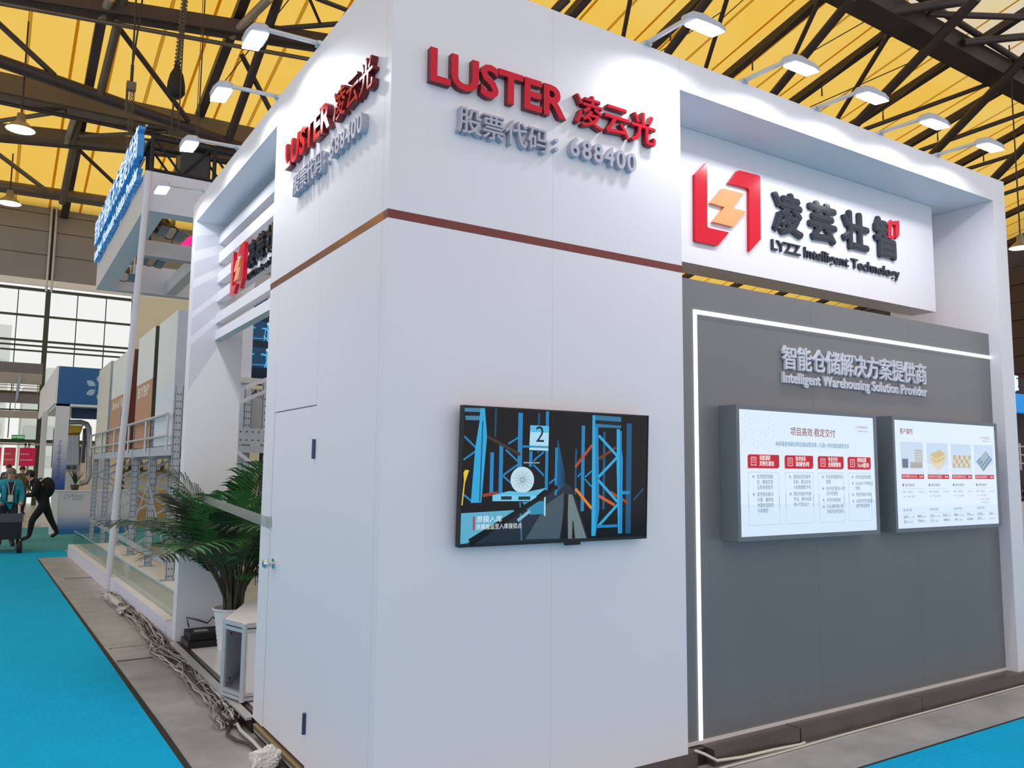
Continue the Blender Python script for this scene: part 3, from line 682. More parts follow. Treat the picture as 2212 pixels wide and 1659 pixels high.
# picture coordinates measured in the photo crop: x 115..2015, y 100..1480 (slanted), turned into u,v
def q(x, y):
    u = (x-118-(1480-y)*.018)/(2010-118-(1480-y)*.006); top = 95+(x-130)*.038; bot = 1490-(x-115)*.052
    return (u, 1-(y-top)/(bot-top))
def PL(pts, col): p.poly([q(*a) for a in pts], col)
def PB(x0, y0, x1, y1, wd, col, wd2=None): p.line(q(x0, y0), q(x1, y1), wd*SW/1890, col, w2=(wd2 or wd)*SW/1890)
p.rect(0, 0, 1, 1, '07090d')
CB, CC, CD, CL = '2aa3d6', '1c7fb8', '14527c', '9fd6ee'
PL([(118, 1180), (640, 1140), (900, 1000), (1090, 870), (1120, 860), (1180, 900), (1360, 1430), (118, 1495)], '1d2b38')
PL([(118, 1180), (600, 1145), (640, 1180), (180, 1480), (118, 1490)], '5aa9c8')
PL([(720, 1440), (930, 1080), (1100, 960), (1100, 1200), (1060, 1430)], '41545f')
PL([(1150, 980), (1190, 980), (1345, 1425), (1140, 1432)], '6a7b80')
PL([(1195, 1250), (1205, 1250), (1225, 1428), (1190, 1428)], '1a1a1c')
PL([(1110, 980), (1140, 980), (1150, 1432), (1075, 1436)], '0c0e12')
for k in range(9): PB(1035+k*9, 420+k*40, 1035+k*9, 960-k*10, 10-k*.8, CD)
for x, y0, y1, wd, c in ((1225, 510, 980, 18, CD), (1300, 270, 1150, 36, CC), (1530, 330, 1130, 26, CD), (1810, 240, 1370, 60, CD), (660, 150, 720, 44, CC), (480, 480, 980, 36, CC), (395, 560, 980, 34, CC), (425, 110, 400, 20, '1b4355'), (840, 150, 560, 18, CD), (925, 130, 940, 30, CC), (765, 540, 700, 30, CC), (1020, 500, 990, 24, CC)): PB(x, y0, x-4, y1, wd, c)
for a in ((500, 790, 640, 680), (500, 800, 640, 930), (520, 530, 650, 660), (545, 470, 660, 390), (790, 640, 895, 545), (790, 680, 895, 790), (1320, 800, 1395, 735), (1320, 820, 1395, 900), (140, 400, 245, 515), (135, 640, 245, 550), (130, 980, 215, 1060), (950, 870, 1010, 820), (1240, 800, 1300, 740)): PB(*a, 15, CC)
for a, c in (((1215, 700, 1395, 470), 'a8452c'), ((1220, 920, 1395, 1120), 'd77a2c'), ((1470, 610, 1660, 490), '6b3524'), ((1470, 990, 1650, 1085), 'c05a2c'), ((1600, 950, 1800, 1060), '8c4128'), ((310, 1000, 450, 970), '8c3a26'), ((350, 400, 660, 580), '3b2d24')): PB(*a, 26, c)
PL([(135, 110), (290, 110), (290, 235), (150, 235)], '3f7f9f'); PL([(140, 150), (285, 150), (285, 190), (140, 190)], '0a1018')
PL([(280, 110), (322, 110), (345, 400), (300, 1070), (205, 1075), (240, 500), (275, 240)], CB); PB(305, 240, 285, 1060, 12, CD)
PL([(1395, 160), (1425, 160), (1440, 1400), (1395, 1402)], CB); PL([(1425, 160), (1455, 160), (1480, 1130), (1440, 1400)], CC)
PL([(1425, 160), (1715, 175), (1715, 290), (1425, 285)], '2f6f96'); PL([(1428, 210), (1715, 225), (1715, 265), (1428, 248)], '0b1a26')
PL([(1665, 300), (1700, 300), (1735, 600), (1735, 1370), (1690, 1375), (1668, 700)], CB); PB(1712, 320, 1715, 1370, 22, CC)
for a in ((1465, 370, 1675, 580), (1675, 590, 1465, 800), (1465, 830, 1680, 1050), (1690, 1070, 1460, 1310)): PB(*a, 26, CB)
PB(1450, 1305, 1680, 1295, 24, CC); PB(1735, 955, 1820, 955, 30, CC); PB(1860, 1030, 1980, 910, 16, CD)
PL([(755, 275), (940, 280), (935, 535), (745, 530)], 'a9d9ee'); PL([(757, 275), (940, 280), (940, 350), (757, 345)], '55b7e0'); PB(745, 494, 936, 498, 18, '4a8fb3')
PB(680, 495, 760, 495, 16, CC); PB(690, 660, 850, 660, 10, '8aa0a8')
a_, b_ = q(803, 445), q(900, 445); p.text('2', a_[0], a_[1], .175*SH, '10222e', width=(b_[0]-a_[0])*SW*.9, res=4)
PL([(800, 720), (870, 840), (880, 930), (700, 970), (700, 720)], '0a0c10')
c_ = q(682, 836); p.disc(c_, .0, '000000'); p.poly([q(682+114*math.cos(t*math.pi/16), 836+134*math.sin(t*math.pi/16)) for t in range(32)], 'bcd9e6')
for k in range(15):
    t = k*2*math.pi/15; PB(682+10*math.cos(t), 836+12*math.sin(t), 682+(80+random.random()*25)*math.cos(t), 836+(95+random.random()*25)*math.sin(t), 5, '6d8b98', 2)
PL([(400, 995), (560, 950), (700, 965), (920, 915), (820, 1000)], '5cb8dc'); PL([(400, 995), (822, 990), (820, 1050), (400, 1055)], '74c6e6')
for x0, x1 in ((480, 580), (645, 760)): PL([(x0, 1005), (x1, 1003), (x1, 1038), (x0, 1040)], '17303e')
PL([(680, 1060), (905, 1050), (900, 1180), (760, 1190)], '2f88ad'); PB(905, 1000, 905, 1200, 16, '9fd0e2'); PB(660, 1060, 680, 1450, 18, '35657c')
PB(1030, 900, 200, 1475, 34, '0a0f15', 60); PB(760, 1150, 640, 1250, 26, '7fb3c8')
PL([(150, 740), (185, 745), (150, 870), (130, 1100), (120, 1100), (140, 850), (135, 770)], 'e0c21e')
PL([(226, 1212), (242, 1212), (240, 1350), (226, 1350)], 'b03038')
for s_, x, y, x2, h in (('原膜入库', 255, 1268, 490, .052), ('原膜搬运至入库接驳点', 252, 1340, 678, .044)):
    a_, b_ = q(x, y), q(x2, y); p.text(s_, a_[0], a_[1], h*SH*1.02, 'e8f0f4', width=(b_[0]-a_[0])*SW)
p.build('picture', tvm, tv)

# two presentation screens in grey boxes on the grey wall
YB = 3.62
def screenbox(x0, x1, lab):
    t = thing('display_screen', lab, 'screen', ((x0+x1)/2, YG, 1.33))
    z0, z1 = 1.335, 2.212
    MB().box(x0, x1, YB+.012, YG-.001, z0, z1).build('box', greybox, t)
    f = .028
    for b in ((x0, x1, YB, YB+.012, z0, z0+f), (x0, x1, YB, YB+.012, z1-f, z1), (x0, x0+f, YB, YB+.012, z0+f, z1-f), (x1-f, x1, YB, YB+.012, z0+f, z1-f)): MB().box(*b).build('frame', greybox, t)
    W, H = x1-x0-2*f, z1-z0-2*f
    return t, Paint((x0+f, YB+.0095, z0+f), (1, 0, 0), (0, 0, 1), W, H, step=.000025), W, H
BG = 'dcecfc'
t, p, W, H = screenbox(4.03, 5.535, 'grey boxed screen with four red buttons and check lists, nearer the tower')
p.rect(0, 0, 1, 1, BG); p.rect(0, .0, 1, .25, 'd2e6fa')
for i in range(9):
    for j in range(7):
        if random.random() < .6: p.disc((.02+i*.026, .97-j*.045-(i % 2)*.02), .009, 'd3e3f4', 6)
TX, SB = '4a6a7c', '5b7f92'
p.text('项目高效·稳定交付', .52, .815, .062, '8a4038', 'c', off=.008, res=2, width=.50*W*.67)
p.rect(.26, .715, .79, .745, 'cfe2f4'); p.text('从前端咨询规划到后端运营支撑，打造一体化智能服务生态', .52, .722, .036, '4d7f9c', 'c', width=.55*W)
p.text('LUSTER凌云光', .955, .90, .024, '9a5a5e', 'r', width=.105*W); p.text('股票代码 688400', .955, .868, .016, '8a8a92', 'r', width=.085*W)
cols = [(.055, .268, ('深度调研', '定制化规划'), [['全流程咨询规', '划，精准匹配', '业务场景需求'], ['柔性智能解决', '方案，确保技', '术路径适配性', '与前瞻性']]),
        (.305, .512, ('技术体系', '软硬协同'), [['高效协同的软件', '系统，算法优化', '+全链路数字化'], ['稳定低维护的硬', '件设，模块化架', '构+冗余设计']]),
        (.545, .745, ('专业交付', '全周期管理'), [['全生命周期项目', '管理'], ['IPD标准化+动', '态风险管控'], ['资深实施团队'], ['行业案例库+跨', '领域专家资源池']]),
        (.775, .965, ('持续运营', '7x24服务'), [['本地化服务网络'], ['7x24小时响应', '机制'], ['预防性维护系统'], ['AI预测性维保+', '备件智能管理']])]
for (u0, u1, hd, ls_) in cols:
    p.poly([(u0, .535), (u1-.012, .535), (u1, .55), (u1, .645), (u0+.01, .645), (u0, .63)], 'c4122e'); p.rect(u0+.006, .543, u1-.006, .638, 'b91229')
    iu = u0+.022
    p.rect(iu, .557, iu+.036, .625, 'f3c6cc'); p.rect(iu+.004, .563, iu+.032, .619, 'bd1630'); 
    for v in (.578, .592, .606): p.rect(iu+.009, v, iu+.027, v+.005, 'f0c0c8')
    p.text(hd[0], u0+.078, .602, .036, 'ffffff', off=.012, width=.082*W*len(hd[0])/4.4); p.text(hd[1], u0+.078, .557, .036, 'ffffff', off=.012, width=.098*W)
    c = 'a9c4d8'; v0, v1 = .085, .505
    for a in ((u0+.002, v0, u0+.004, v1), (u1-.006, v0, u1-.004, v1), (u0+.002, v0, u1-.004, v0+.003), (u0+.002, v1-.003, u1-.004, v1)): p.rect(*a, c)
    p.rect(u1-.008, .22, u1-.004, .32, '8db0c8'); p.rect(u0, .22, u0+.004, .33, '9dbcd0')
    v = .455
    for it in ls_:
        p.disc((u0+.036, v+.012), .0085, '5a4a4c', 12); p.line((u0+.031, v+.012), (u0+.035, v+.006), .003, 'ffffff'); p.line((u0+.035, v+.006), (u0+.042, v+.019), .003, 'ffffff')
        for ln in it: p.text(ln, u0+.058, v, .031, TX, width=.0182*W*len(ln)); v -= .043
        v -= .012
p.build('slide', tvm, t)

t, p, W, H = screenbox(5.735, 7.255, 'grey boxed screen with four building pictures, beside the outer column')
p.rect(0, 0, 1, 1, BG); p.rect(0, 0, 1, .2, 'd4e7fb')
p.text('客户案例', .055, .875, .05, '8a4038', off=.008, width=.115*W); p.text('LUSTER凌云光', .95, .865, .026, '9a5a5e', 'r', width=.105*W); p.text('股票代码 688400', .95, .835, .016, '8a8a92', 'r', width=.08*W)
caps = ['国内某薄膜行业龙头企业', '全球领先的动力电池隔膜企业', '某新能源材料企业', '国内某芯片级全自动数字工厂']
nums = [(('260', '托/h 出入库效率'), ('40%', '效率提升'), ('21', '米 仓库高度'), ('7000', '货位')), (('120', '托/h 出入库效率'), ('50%', '效率提升'), ('11', '米 仓库高度'), ('1400', '货位')),
        (('400', '托/h 出入库效率'), ('70%', '效率提升'), ('18', '米 仓库高度'), ('6264', '货位')), (('6072', '货位'), ('200', '生产效率'), ('50%', '人工节省'), ('', '数智化控制系统'))]
for k, u0 in enumerate((.055, .295, .530, .765)):
    u1 = u0+.205; p.rect(u0, .50, u1, .80, 'c4d8ee'); p.rect(u0, .50, u1, .60, 'd3e2f2')
    s = lambda a, b: (u0+(u1-u0)*a, .53+.25*b)
    if k == 0:
        p.rect(*s(.05, .1), *s(.32, .45), '77879a'); p.rect(*s(.4, .1), *s(.95, .32), 'a8a8a4')
        for j in range(5): p.rect(*s(.62, .34+j*.1), *s(.97, .40+j*.1), 'b8b4a6')
        for j in range(5): p.rect(*s(.07, .14+j*.06), *s(.30, .17+j*.06), '4a5a70')
    elif k == 1:
        p.poly([s(.1, .3), s(.5, .02), s(.9, .3), s(.5, .5)], 'd8d2c4')
        for j in range(4): p.poly([s(.14, .42+j*.07), s(.4, .25+j*.07), s(.9, .45+j*.07), s(.6, .62+j*.07)], 'cdb98a' if j % 2 else 'e0cfa2')
        for j in range(6): p.line(s(.15+j*.12, .3), s(.15+j*.12, .42), .003, 'a08f6a')
    elif k == 2:
        for r_ in range(3):
            for j in range(7): p.poly([s(.06+j*.125+r_*.02, .2+r_*.15), s(.11+j*.125+r_*.02, .14+r_*.15), s(.17+j*.125+r_*.02, .2+r_*.15), s(.17+j*.125+r_*.02, .34+r_*.15), s(.07+j*.125+r_*.02, .34+r_*.15)], 'd6cfae' if (j+r_) % 2 else 'b5a982')
        p.line(s(.05, .16), s(.97, .16), .004, '9a9274')
    else:
        p.poly([s(.1, .4), s(.45, .0), s(.95, .5), s(.62, .85)], '7f9ab0')
        for j in range(7): p.line(s(.14+j*.05, .38-j*.05), s(.62+j*.05, .83-j*.05), .004, 'cfdce6' if j % 2 else '4f6a80')
        p.poly([s(.3, .55), s(.5, .35), s(.75, .62), s(.6, .85)], '9fb4c4')
    p.rect(u0, .455, u1, .497, 'b5152d'); p.text(caps[k], u0+.006, .466, .024, 'f4dde0', width=.135*W); [p.rect(u1-.042+.012*j, .468, u1-.034+.012*j, .484, 'f0cfd4') for j in range(3)]
    p.rect(u0+.006, .385, u0+.016, .410, '6a5a5c'); p.text('智能仓储方案', u0+.026, .385, .026, '5a5258', width=.088*W)
    p.rect(u0, .362, u1, .364, 'a9bccb')
    p.rect(u0+.008, .332, u0+.032, .337, '6a6a70'); p.text('立体货架库', u0+.042, .324, .020, '7d93a4', width=.055*W); p.text('自动化立库', u0+.150, .324, .018, '8fa6b6', width=.05*W)
    p.disc((u0+.02, .290), .006, '8a9cac', 8); p.text('WCS/RCS软件', u0+.042, .282, .020, '7d93a4', width=.07*W)
    if k == 3:
        p.text('WMS+RCS+多车型协同AGV', u0+.042, .245, .018, '8399aa', width=.11*W); p.text('MCS+数字孪生+看板', u0+.042, .212, .018, '8399aa', width=.09*W)
    p.rect(u0+.008, .155, u0+.014, .178, '6a5a5c'); p.text('客户价值', u0+.026, .155, .024, '5a5258', width=.055*W); p.rect(u0, .132, u1, .134, 'a9bccb')
    for (nm, un), (du, v) in zip(nums[k], ((.003, .092), (.130, .092), (.003, .048), (.130, .048))):
        if nm: p.text(nm, u0+du, v, .032, '5c4a4c', off=.01, width=(.0135*len(nm))*W)
        p.text(un, u0+du+.0135*len(nm)+.004, v, .016, '8b929a', width=min(.055, .0085*len(un))*W)
p.build('slide', tvm, t)

# ================================================================== THINGS ROUND THE LEFT SIDE
# white display plinth with its glass fence
pd = thing('display_plinth', 'long low white plinth edging the rack display', 'plinth', (1.5, 13.7, 0))
def px_(y): return 1.60+(y-9.0)*(-.0239)
cols_ = [9.02, 11.3, 13.7, 16.1, 18.42]
lav = mat('plinth_side', 'dcdcec', .4, var=.02); ptop = mat('plinth_top', 'ecebef', .45, var=.04)
for i in range(4):
    a, b = cols_[i]+(.003 if i else 0), cols_[i+1]
    MB().prism([(px_(a), a, 0), (px_(b), b, 0), (px_(b)+.9, b, 0), (px_(a)+.9, a, 0)], (0, 0, .215)).build('body', lav, pd)
    MB().prism([(px_(a), a, .215), (px_(b), b, .215), (px_(b)+.9, b, .215), (px_(a)+.9, a, .215)], (0, 0, .006)).build('top_board', ptop, pd)
MB().prism([(px_(8.66), 8.66, 0), (px_(9.0), 9.0, 0), (px_(9.0)+.9, 9.0, 0), (px_(8.66)+.9, 8.66, 0)], (0, 0, .21)).build('end_block', lav, pd)
gf = thing('glass_fence', 'low clear glass fence standing on the white plinth', 'glass fence', (1.65, 13.7, .221))
for i in range(4):
    a, b = cols_[i]+.02, cols_[i+1]-.01
    MB().prism([(px_(a)+.085, a, .223), (px_(b)+.085, b, .223), (px_(b)+.095, b, .223), (px_(a)+.095, a, .223)], (0, 0, .26)).build('pane', glassm, gf)
    MB().bar((px_(a)+.09, a, .485), (px_(b)+.09, b, .485), .010, .006).build('edge_rail', mat('glass_edge', 'bfe6ea', .2, var=.02), gf)
MB().prism([(px_(18.4)+.085, 18.4, .223), (px_(18.4)+.9, 18.4, .223), (px_(18.4)+.9, 18.41, .223), (px_(18.4)+.085, 18.41, .223)], (0, 0, .26)).build('pane', glassm, gf)
rm = MB()
for b in ((1.72, 8.75, .23), (1.80, 8.95, .23)):
    o = MB().box(b[0]-.05, b[0]+.05, b[1]-.03, b[1]+.03, b[2]-.008, b[2]+.012).build('glass_clamp', mat('clamp_brown', '8a7670', .4), gf)

# leaning white pole
b0, t0_ = hz(232, 1280, 0), hy(322, 372, 12.2)
pl = thing('pole', 'tall slim white pole leaning beside the plinth', 'pole', b0)
MB().tube([b0+np.array([0, 0, .05]), t0_], .045, 14).build('shaft', mat('pole_white', 'd9d7dc', .35), pl)
MB().tube([b0+np.array([0, 0, 0]), b0+np.array([0, 0, .06])], .06, 14).build('foot', alu, pl)

# pallet rack display with uprights, braces, beams and rails
rk = thing('pallet_rack', 'galvanised pallet rack behind the low glass fence', 'rack', (2.5, 16, 0))
UY = [12.05, 13.9, 15.8, 17.8, 20.0, 22.3]
def upright(x, y, z0, z1, par, w_=.10):
    mb = MB(); mb.box(x, x+w_, y-.035, y-.030, z0, z1); mb.box(x, x+.006, y-.035, y+.035, z0, z1); mb.box(x+w_-.006, x+w_, y-.035, y+.035, z0, z1)
    o = mb.build('upright', galv, par)
    hb = MB(); k = int((z1-z0)/.1)
    for i in range(k):
        z = z0+.05+i*.1
        for xx in (x+w_*.3, x+w_*.7): hb.box(xx-.008, xx+.008, y-.0365, y-.0345, z, z+.022)
        hb.box(x-.0015, x+.001, y-.006, y+.010, z, z+.022)
    hb.build('punched_holes', mat('hole_dark', '4a5560', .7), o, kind='stuff'); o.children[0].location = (0, 0, 0)
    return o
def fixkids(o):
    for c in o.children: pass
for i, y in enumerate(UY):
    ztop = 2.9 if i in (0, 3) else 2.55
    for x in (2.1, 3.05): upright(x, y, .22 if y < 18.4 else .02, ztop, rk)
    zz = [.35, .95, 1.55, 2.1]
    for a, b in zip(zz[:-1], zz[1:]):
        k = zz.index(a); xa, xb = (2.16, 3.08) if k % 2 == 0 else (3.08, 2.16)
        MB().bar((xa, y, a), (xb, y, b), .045, .03, up=(0, 1, 0)).build('brace', galv, rk)
    MB().box(2.02, 2.24, y-.09, y+.09, .215 if y < 18.4 else .0, .228 if y < 18.4 else .012).build('base_plate', galv, rk)
for i in range(5):
    a, b = UY[i]+.04, UY[i+1]-.04
    for x in (2.09, 3.10):
        MB().box(x, x+.05, a, b, 1.93, 2.06).build('load_beam', galv, rk)
    MB().box(2.08, 2.12, a, b, .42, .50).build('lower_beam', galv, rk)
    MB().tube([(2.02, a-.06, 2.50), (2.02, b+.06, 2.50)], .025, 8).build('hand_rail', alu, rk)
    MB().tube([(2.02, a-.06, 2.20), (2.02, b+.06, 2.20)], .02, 8).build('hand_rail', alu, rk)
    for x, za, zb in ((2.10, .5, 1.5),) if i % 2 == 0 else ((2.10, 1.5, .5),):
        MB().bar((x, a, za), (x, b, zb), .03, .012, up=(1, 0, 0)).build('tie_rod', galv, rk)
for y in UY: MB().tube([(2.02, y, 2.0), (2.02, y, 2.52)], .02, 8).build('rail_post', alu, rk)
MB().box(2.15, 3.05, 12.1, 22.2, 2.06, 2.08).build('shelf_deck', galv, rk)
# tall printed boards standing on the rack
def board(y0, y1, x0, x1, ztop, face, low, side, zsplit, txt, lab):
    t = thing('tall_carton', lab, 'carton', ((x0+x1)/2, (y0+y1)/2, 2.08), 'tall printed cartons on the pallet rack')
    MB().box(x0, x1, y0, y1, 2.08, ztop).build('body', side, t)
    MB().box(x0-.006, x0-.0005, y0, y1, zsplit, ztop).build('upper_print', face, t)
    MB().box(x0-.006, x0-.0005, y0, y1, 2.08, zsplit-.001).build('lower_print', low, t)
    if txt:
        pt = Paint((x0-.0075, y1, 2.6), (0, -1, 0), (0, 0, 1), y1-y0, 1.0)
        pt.text(txt, .12, .36, .26, 'f2e6da', off=.02, width=(y1-y0)*.72); pt.build('print', colored('print', 0), t)
cw = mat('carton_white', 'e8e8e2', .5, var=.02); cb = mat('carton_brown', 'c08a62', .55, var=.05); cs = mat('carton_lavender', 'bdbfd0', .5); cr_ = mat('carton_side_brown', '6b3226', .5); cdk = mat('carton_dark', '4a4436', .6)
board(12.25, 13.75, 2.12, 2.9, 4.02, cw, mat('carton_pale', 'dfe5ec', .5), cs, 3.0, '', 'tall white carton with a lavender end, foremost on the pallet rack')
board(14.15, 15.9, 2.12, 2.9, 4.06, cw, cb, cdk, 3.2, 'BYBP', 'tall white and tan carton with pale lettering, second on the rack')
board(17.0, 19.6, 2.12, 2.9, 4.03, cw, cb, cr_, 3.2, 'Baled Ro', 'tall white and tan carton with a red brown end, third on the rack')
board(20.05, 22.4, 2.12, 2.9, 4.12, mat('carton_cream', 'd9d6c6', .5), MATS['carton_cream'], cs, 3.2, '', 'tall cream carton at the far end of the rack')

# hanging white frame with lit lettering
hf = thing('hanging_frame', 'white hanging ring frame with lit slogan letters on its side', 'hanging sign', (3.1, 15.5, 5.45))
X0, X1, Y0, Y1, Z0, Z1 = 1.60, 4.9, 12.37, 18.75, 5.45, 6.02
frm = mat('hanging_white', 'd3d2dc', .45, var=.02); frb = mat('hanging_under', 'e6ebf8', .35)
MB().box(X0, X1, Y0, Y0+.3, Z0, Z1).build('side', frm, hf); MB().box(X0, X1, Y1-.3, Y1, Z0, Z1).build('side', frm, hf)
MB().box(X0, X0+.3, Y0+.302, Y1-.302, Z0, Z1).build('side', mat('hanging_beige', 'd8d2cc', .45), hf); MB().box(X1-.3, X1, Y0+.302, Y1-.302, Z0, Z1).build('side', frm, hf)
MB().box(2.93, 3.14, Y0+.302, Y1-.302, Z0+.02, Z0+.3).build('cross_beam', frb, hf)
MB().box(X0+.3, X1-.3, 15.25, 15.46, Z0+.02, Z0+.3).build('cross_beam', frm, hf)
for b in ((X0, X1, Y0, Y0+.3), (X0, X1, Y1-.3, Y1), (X0, X0+.3, Y0+.3, Y1-.3), (X1-.3, X1, Y0+.3, Y1-.3)): MB().box(*b, Z0-.012, Z0-.001).build('under_panel', frb, hf)
litb = mat('lit_letter', 'cfe6fa', .3, emit=.9); blue_side = mat('letter_blue', '2f7fc0', .3, emit=.25)
lettering(hf, '智能仓储解决方案提供商', (X0-.02, 0, 0), (0, -1, 0), (0, 0, 1), (-18.45, 6.26, -12.53, 6.79), .09, [litb, blue_side], off=.02, normal=(-1, 0, 0), name='character', res=2)
lettering(hf, 'Intelligent Warehousing Solution Provider', (X0-.02, 0, 0), (0, -1, 0), (0, 0, 1), (-18.45, 5.87, -12.53, 6.175), .07, [litb, blue_side], off=.03, normal=(-1, 0, 0), res=2)
for z in (6.26, 6.5, 6.75): MB().box(X0-.015, X0+.01, 12.53, 18.45, z-.012, z+.012).build('letter_rail', alu, hf)
# black lifting truss above the frame
tr_ = thing('lifting_truss', 'black box truss carrying the hanging white frame', 'truss', (3.1, 12.6, 6.03))
for (y, z) in ((12.42, 6.06), (12.84, 6.06), (12.42, 6.54), (12.84, 6.54)): MB().tube([(1.66, y, z), (4.9, y, z)], .03, 8).build('chord', blackm, tr_)
for k in range(8):
    xa, xb = 1.7+k*.39, 1.7+(k+1)*.39
    for y in (12.42, 12.84): MB().tube([(xa, y, 6.06 if k % 2 else 6.54), (xb, y, 6.54 if k % 2 else 6.06)], .018, 6).build('lacing', blackm, tr_)
for y in (12.42, 12.84):
    for x in (1.68, 2.55): MB().tube([(x, y, 6.021), (x, y, 6.56)], .03, 8).build('post', blackm, tr_)
for z in (6.06, 6.54):
    MB().tube([(1.68, 12.4, z), (1.68, 18.5, z)], .03, 8).build('chord', blackm, tr_)
MB().box(2.08, 2.5, 12.5, 12.76, 6.08, 6.62).build('motor', black, tr_)
MB().tube([(2.3, 12.63, 6.6), (2.3, 12.63, roofz(12.63)-.004)], .006, 6).build('lifting_chain', steel, tr_)
# studio spots inside the frame
def spot(c, d, lab):
    c = np.array(c, float); d = np.array(d, float)/np.linalg.norm(d)
    t = thing('stage_spot', lab, 'spotlight', c+np.array([0, 0, .2]), 'black stage spots inside the hanging frame')
    MB().tube([c-d*.16, c-d*.12, c+d*.12, c+d*.16], [.06, .11, .12, .13], 14).build('can', black, t)
    MB().tube([c+d*.162, c+d*.165], .11, 14).build('lens', mat('spot_lens', 'c8ccd4', .08, metal=.8), t)
    r_ = np.cross(d, (0, 0, 1)); r_ /= np.linalg.norm(r_)
    MB().tube([c+r_*.14, c+r_*.15+np.array([0, 0, .18]), c-r_*.15+np.array([0, 0, .18]), c-r_*.14], .012, 6).build('yoke', black, t)
    MB().tube([c+np.array([0, 0, .17]), c+np.array([0, 0, .42])], .02, 6).build('hanger', black, t)
    for k in (-1, 1): MB().obox(c+d*.19+r_*k*.16, r_*.075, np.cross(r_, d)*.10, d*.005).build('barn_door', mat('barn_grey', '8d96a6', .4), t)
for (u, v), dd, lab in (((360, 492), (.3, -.6, -.6), 'black spot with grey barn doors nearest the white column'), ((322, 552), (.2, -.5, -.7), 'black spot in the middle of the hanging frame'), ((268, 588), (-.1, -.6, -.6), 'black spot at the far end of the hanging frame')):
    spot(hz(u, v, 5.70), dd, lab)
mg = thing('neon_tube', 'magenta neon tube glowing beyond the hanging frame', 'neon tube', hy(372, 553, 24))
a, b = hy(370, 556, 24), hy(416, 515, 24); MB().tube([a, b], .10, 10).build('tube', glow('magenta', 'ff2f86', 1.2), mg)
MB().tube([a-np.array([0, 0, .0]), a+np.array([0, 0, 8])], .02, 5).build('hanger', steel, mg); MB().tube([b, b+np.array([0, 0, 8])], .02, 5).build('hanger', steel, mg)

# inner rack, panels and lit wall seen through the left bay
ip = thing('partition', 'white partition standing inside the stand behind the slats', 'partition', (3.1, 12.3, 0))
MB().box(2.95, 3.20, 12.30, 12.36, 0, 4.6).build('panel', mat('partition_white', 'd8d9e6', .45), ip)
MB().box(2.95, 4.2, 12.22, 12.30, 3.02, 3.10).build('rail', alu, ip); MB().box(3.21, 4.4, 12.34, 12.36, 2.2, 2.95).build('lower_panel', mat('partition_grey', 'b4b4ba', .5), ip)
pt = Paint((3.2, 12.335, 2.2), (1, 0, 0), (0, 0, 1), 1.1, .8); pt.text('WA', .0, .78, .16, '23262c', off=.02); pt.text('le', .22, .35, .2, '23262c', off=.02); pt.build('print', colored('print', 0), ip)
lw = thing('led_wall', 'dark led wall glowing with blue figures beyond the slats', 'led wall', (3.6, 13.4, 3.1))
MB().box(3.16, 4.4, 13.2, 13.3, 3.1, 4.7).build('cabinet', blackm, lw); MB().box(3.2, 3.4, 13.2, 13.3, 0, 3.1).build('post', blackm, lw)
pt = Paint((3.16, 13.195, 3.1), (1, 0, 0), (0, 0, 1), 1.24, 1.6)
pt.rect(0, 0, 1, 1, '0b1a2c')
for v in (.18, .45, .72):
    pt.rect(.05, v, .95, v+.2, '123a5a'); pt.line((.08, v+.02), (.5, v+.03), .02, '2f7fb0')
    for u in (.16, .42, .70):
        pt.line((u, v), (u, v+.16), .05, '3fa6d8'); pt.disc((u, v+.18), .03, '9fe0f4', 10); pt.line((u-.09, v+.13), (u+.09, v+.13), .025, '2f9ad0')
        for k in range(3): pt.line((u-.08+random.random()*.16, v+random.random()*.16), (u-.08+random.random()*.16, v+random.random()*.16), .008, '8fd6f0')
pt.rect(.3, .9, .42, 1, 'b0562a'); pt.build('picture', tvm, lw)
ir = thing('inner_rack', 'galvanised rack with punched uprights inside the stand', 'rack', (3.3, 11.9, 0))
upright(3.27, 11.9, .1, 3.0, ir, .11); upright(4.2, 11.9, .1, 3.0, ir, .11)
MB().box(2.9, 4.3, 11.82, 11.87, 2.10, 2.33).build('load_beam', galv, ir); MB().box(2.9, 4.3, 11.84, 11.90, 1.98, 2.08).build('load_beam', galv, ir)
hb = MB()
for k in range(16):
    for z in (2.15, 2.27): hb.box(2.95+k*.085, 2.975+k*.085, 11.817, 11.8195, z, z+.02)
hb.build('punched_holes', MATS['hole_dark'], ir, kind='stuff')
wb_ = mat('brace_white', 'd6d8e2', .4, metal=.2)
MB().bar((2.72, 11.6, 2.60), (3.55, 11.6, 3.02), .06, .05).build('brace', wb_, ir); MB().bar((2.90, 11.4, 2.88), (3.3, 11.4, 3.06), .05, .05).build('brace', wb_, ir)
MB().bar((2.85, 11.6, 2.0), (3.6, 11.6, 1.42), .06, .05).build('brace', wb_, ir); MB().bar((2.9, 12.0, 1.45), (3.4, 12.0, 1.80), .05, .05).build('brace', wb_, ir)
MB().box(3.26, 3.30, 11.86, 11.9, 1.5, 2.0).build('cable_duct', blackm, ir)

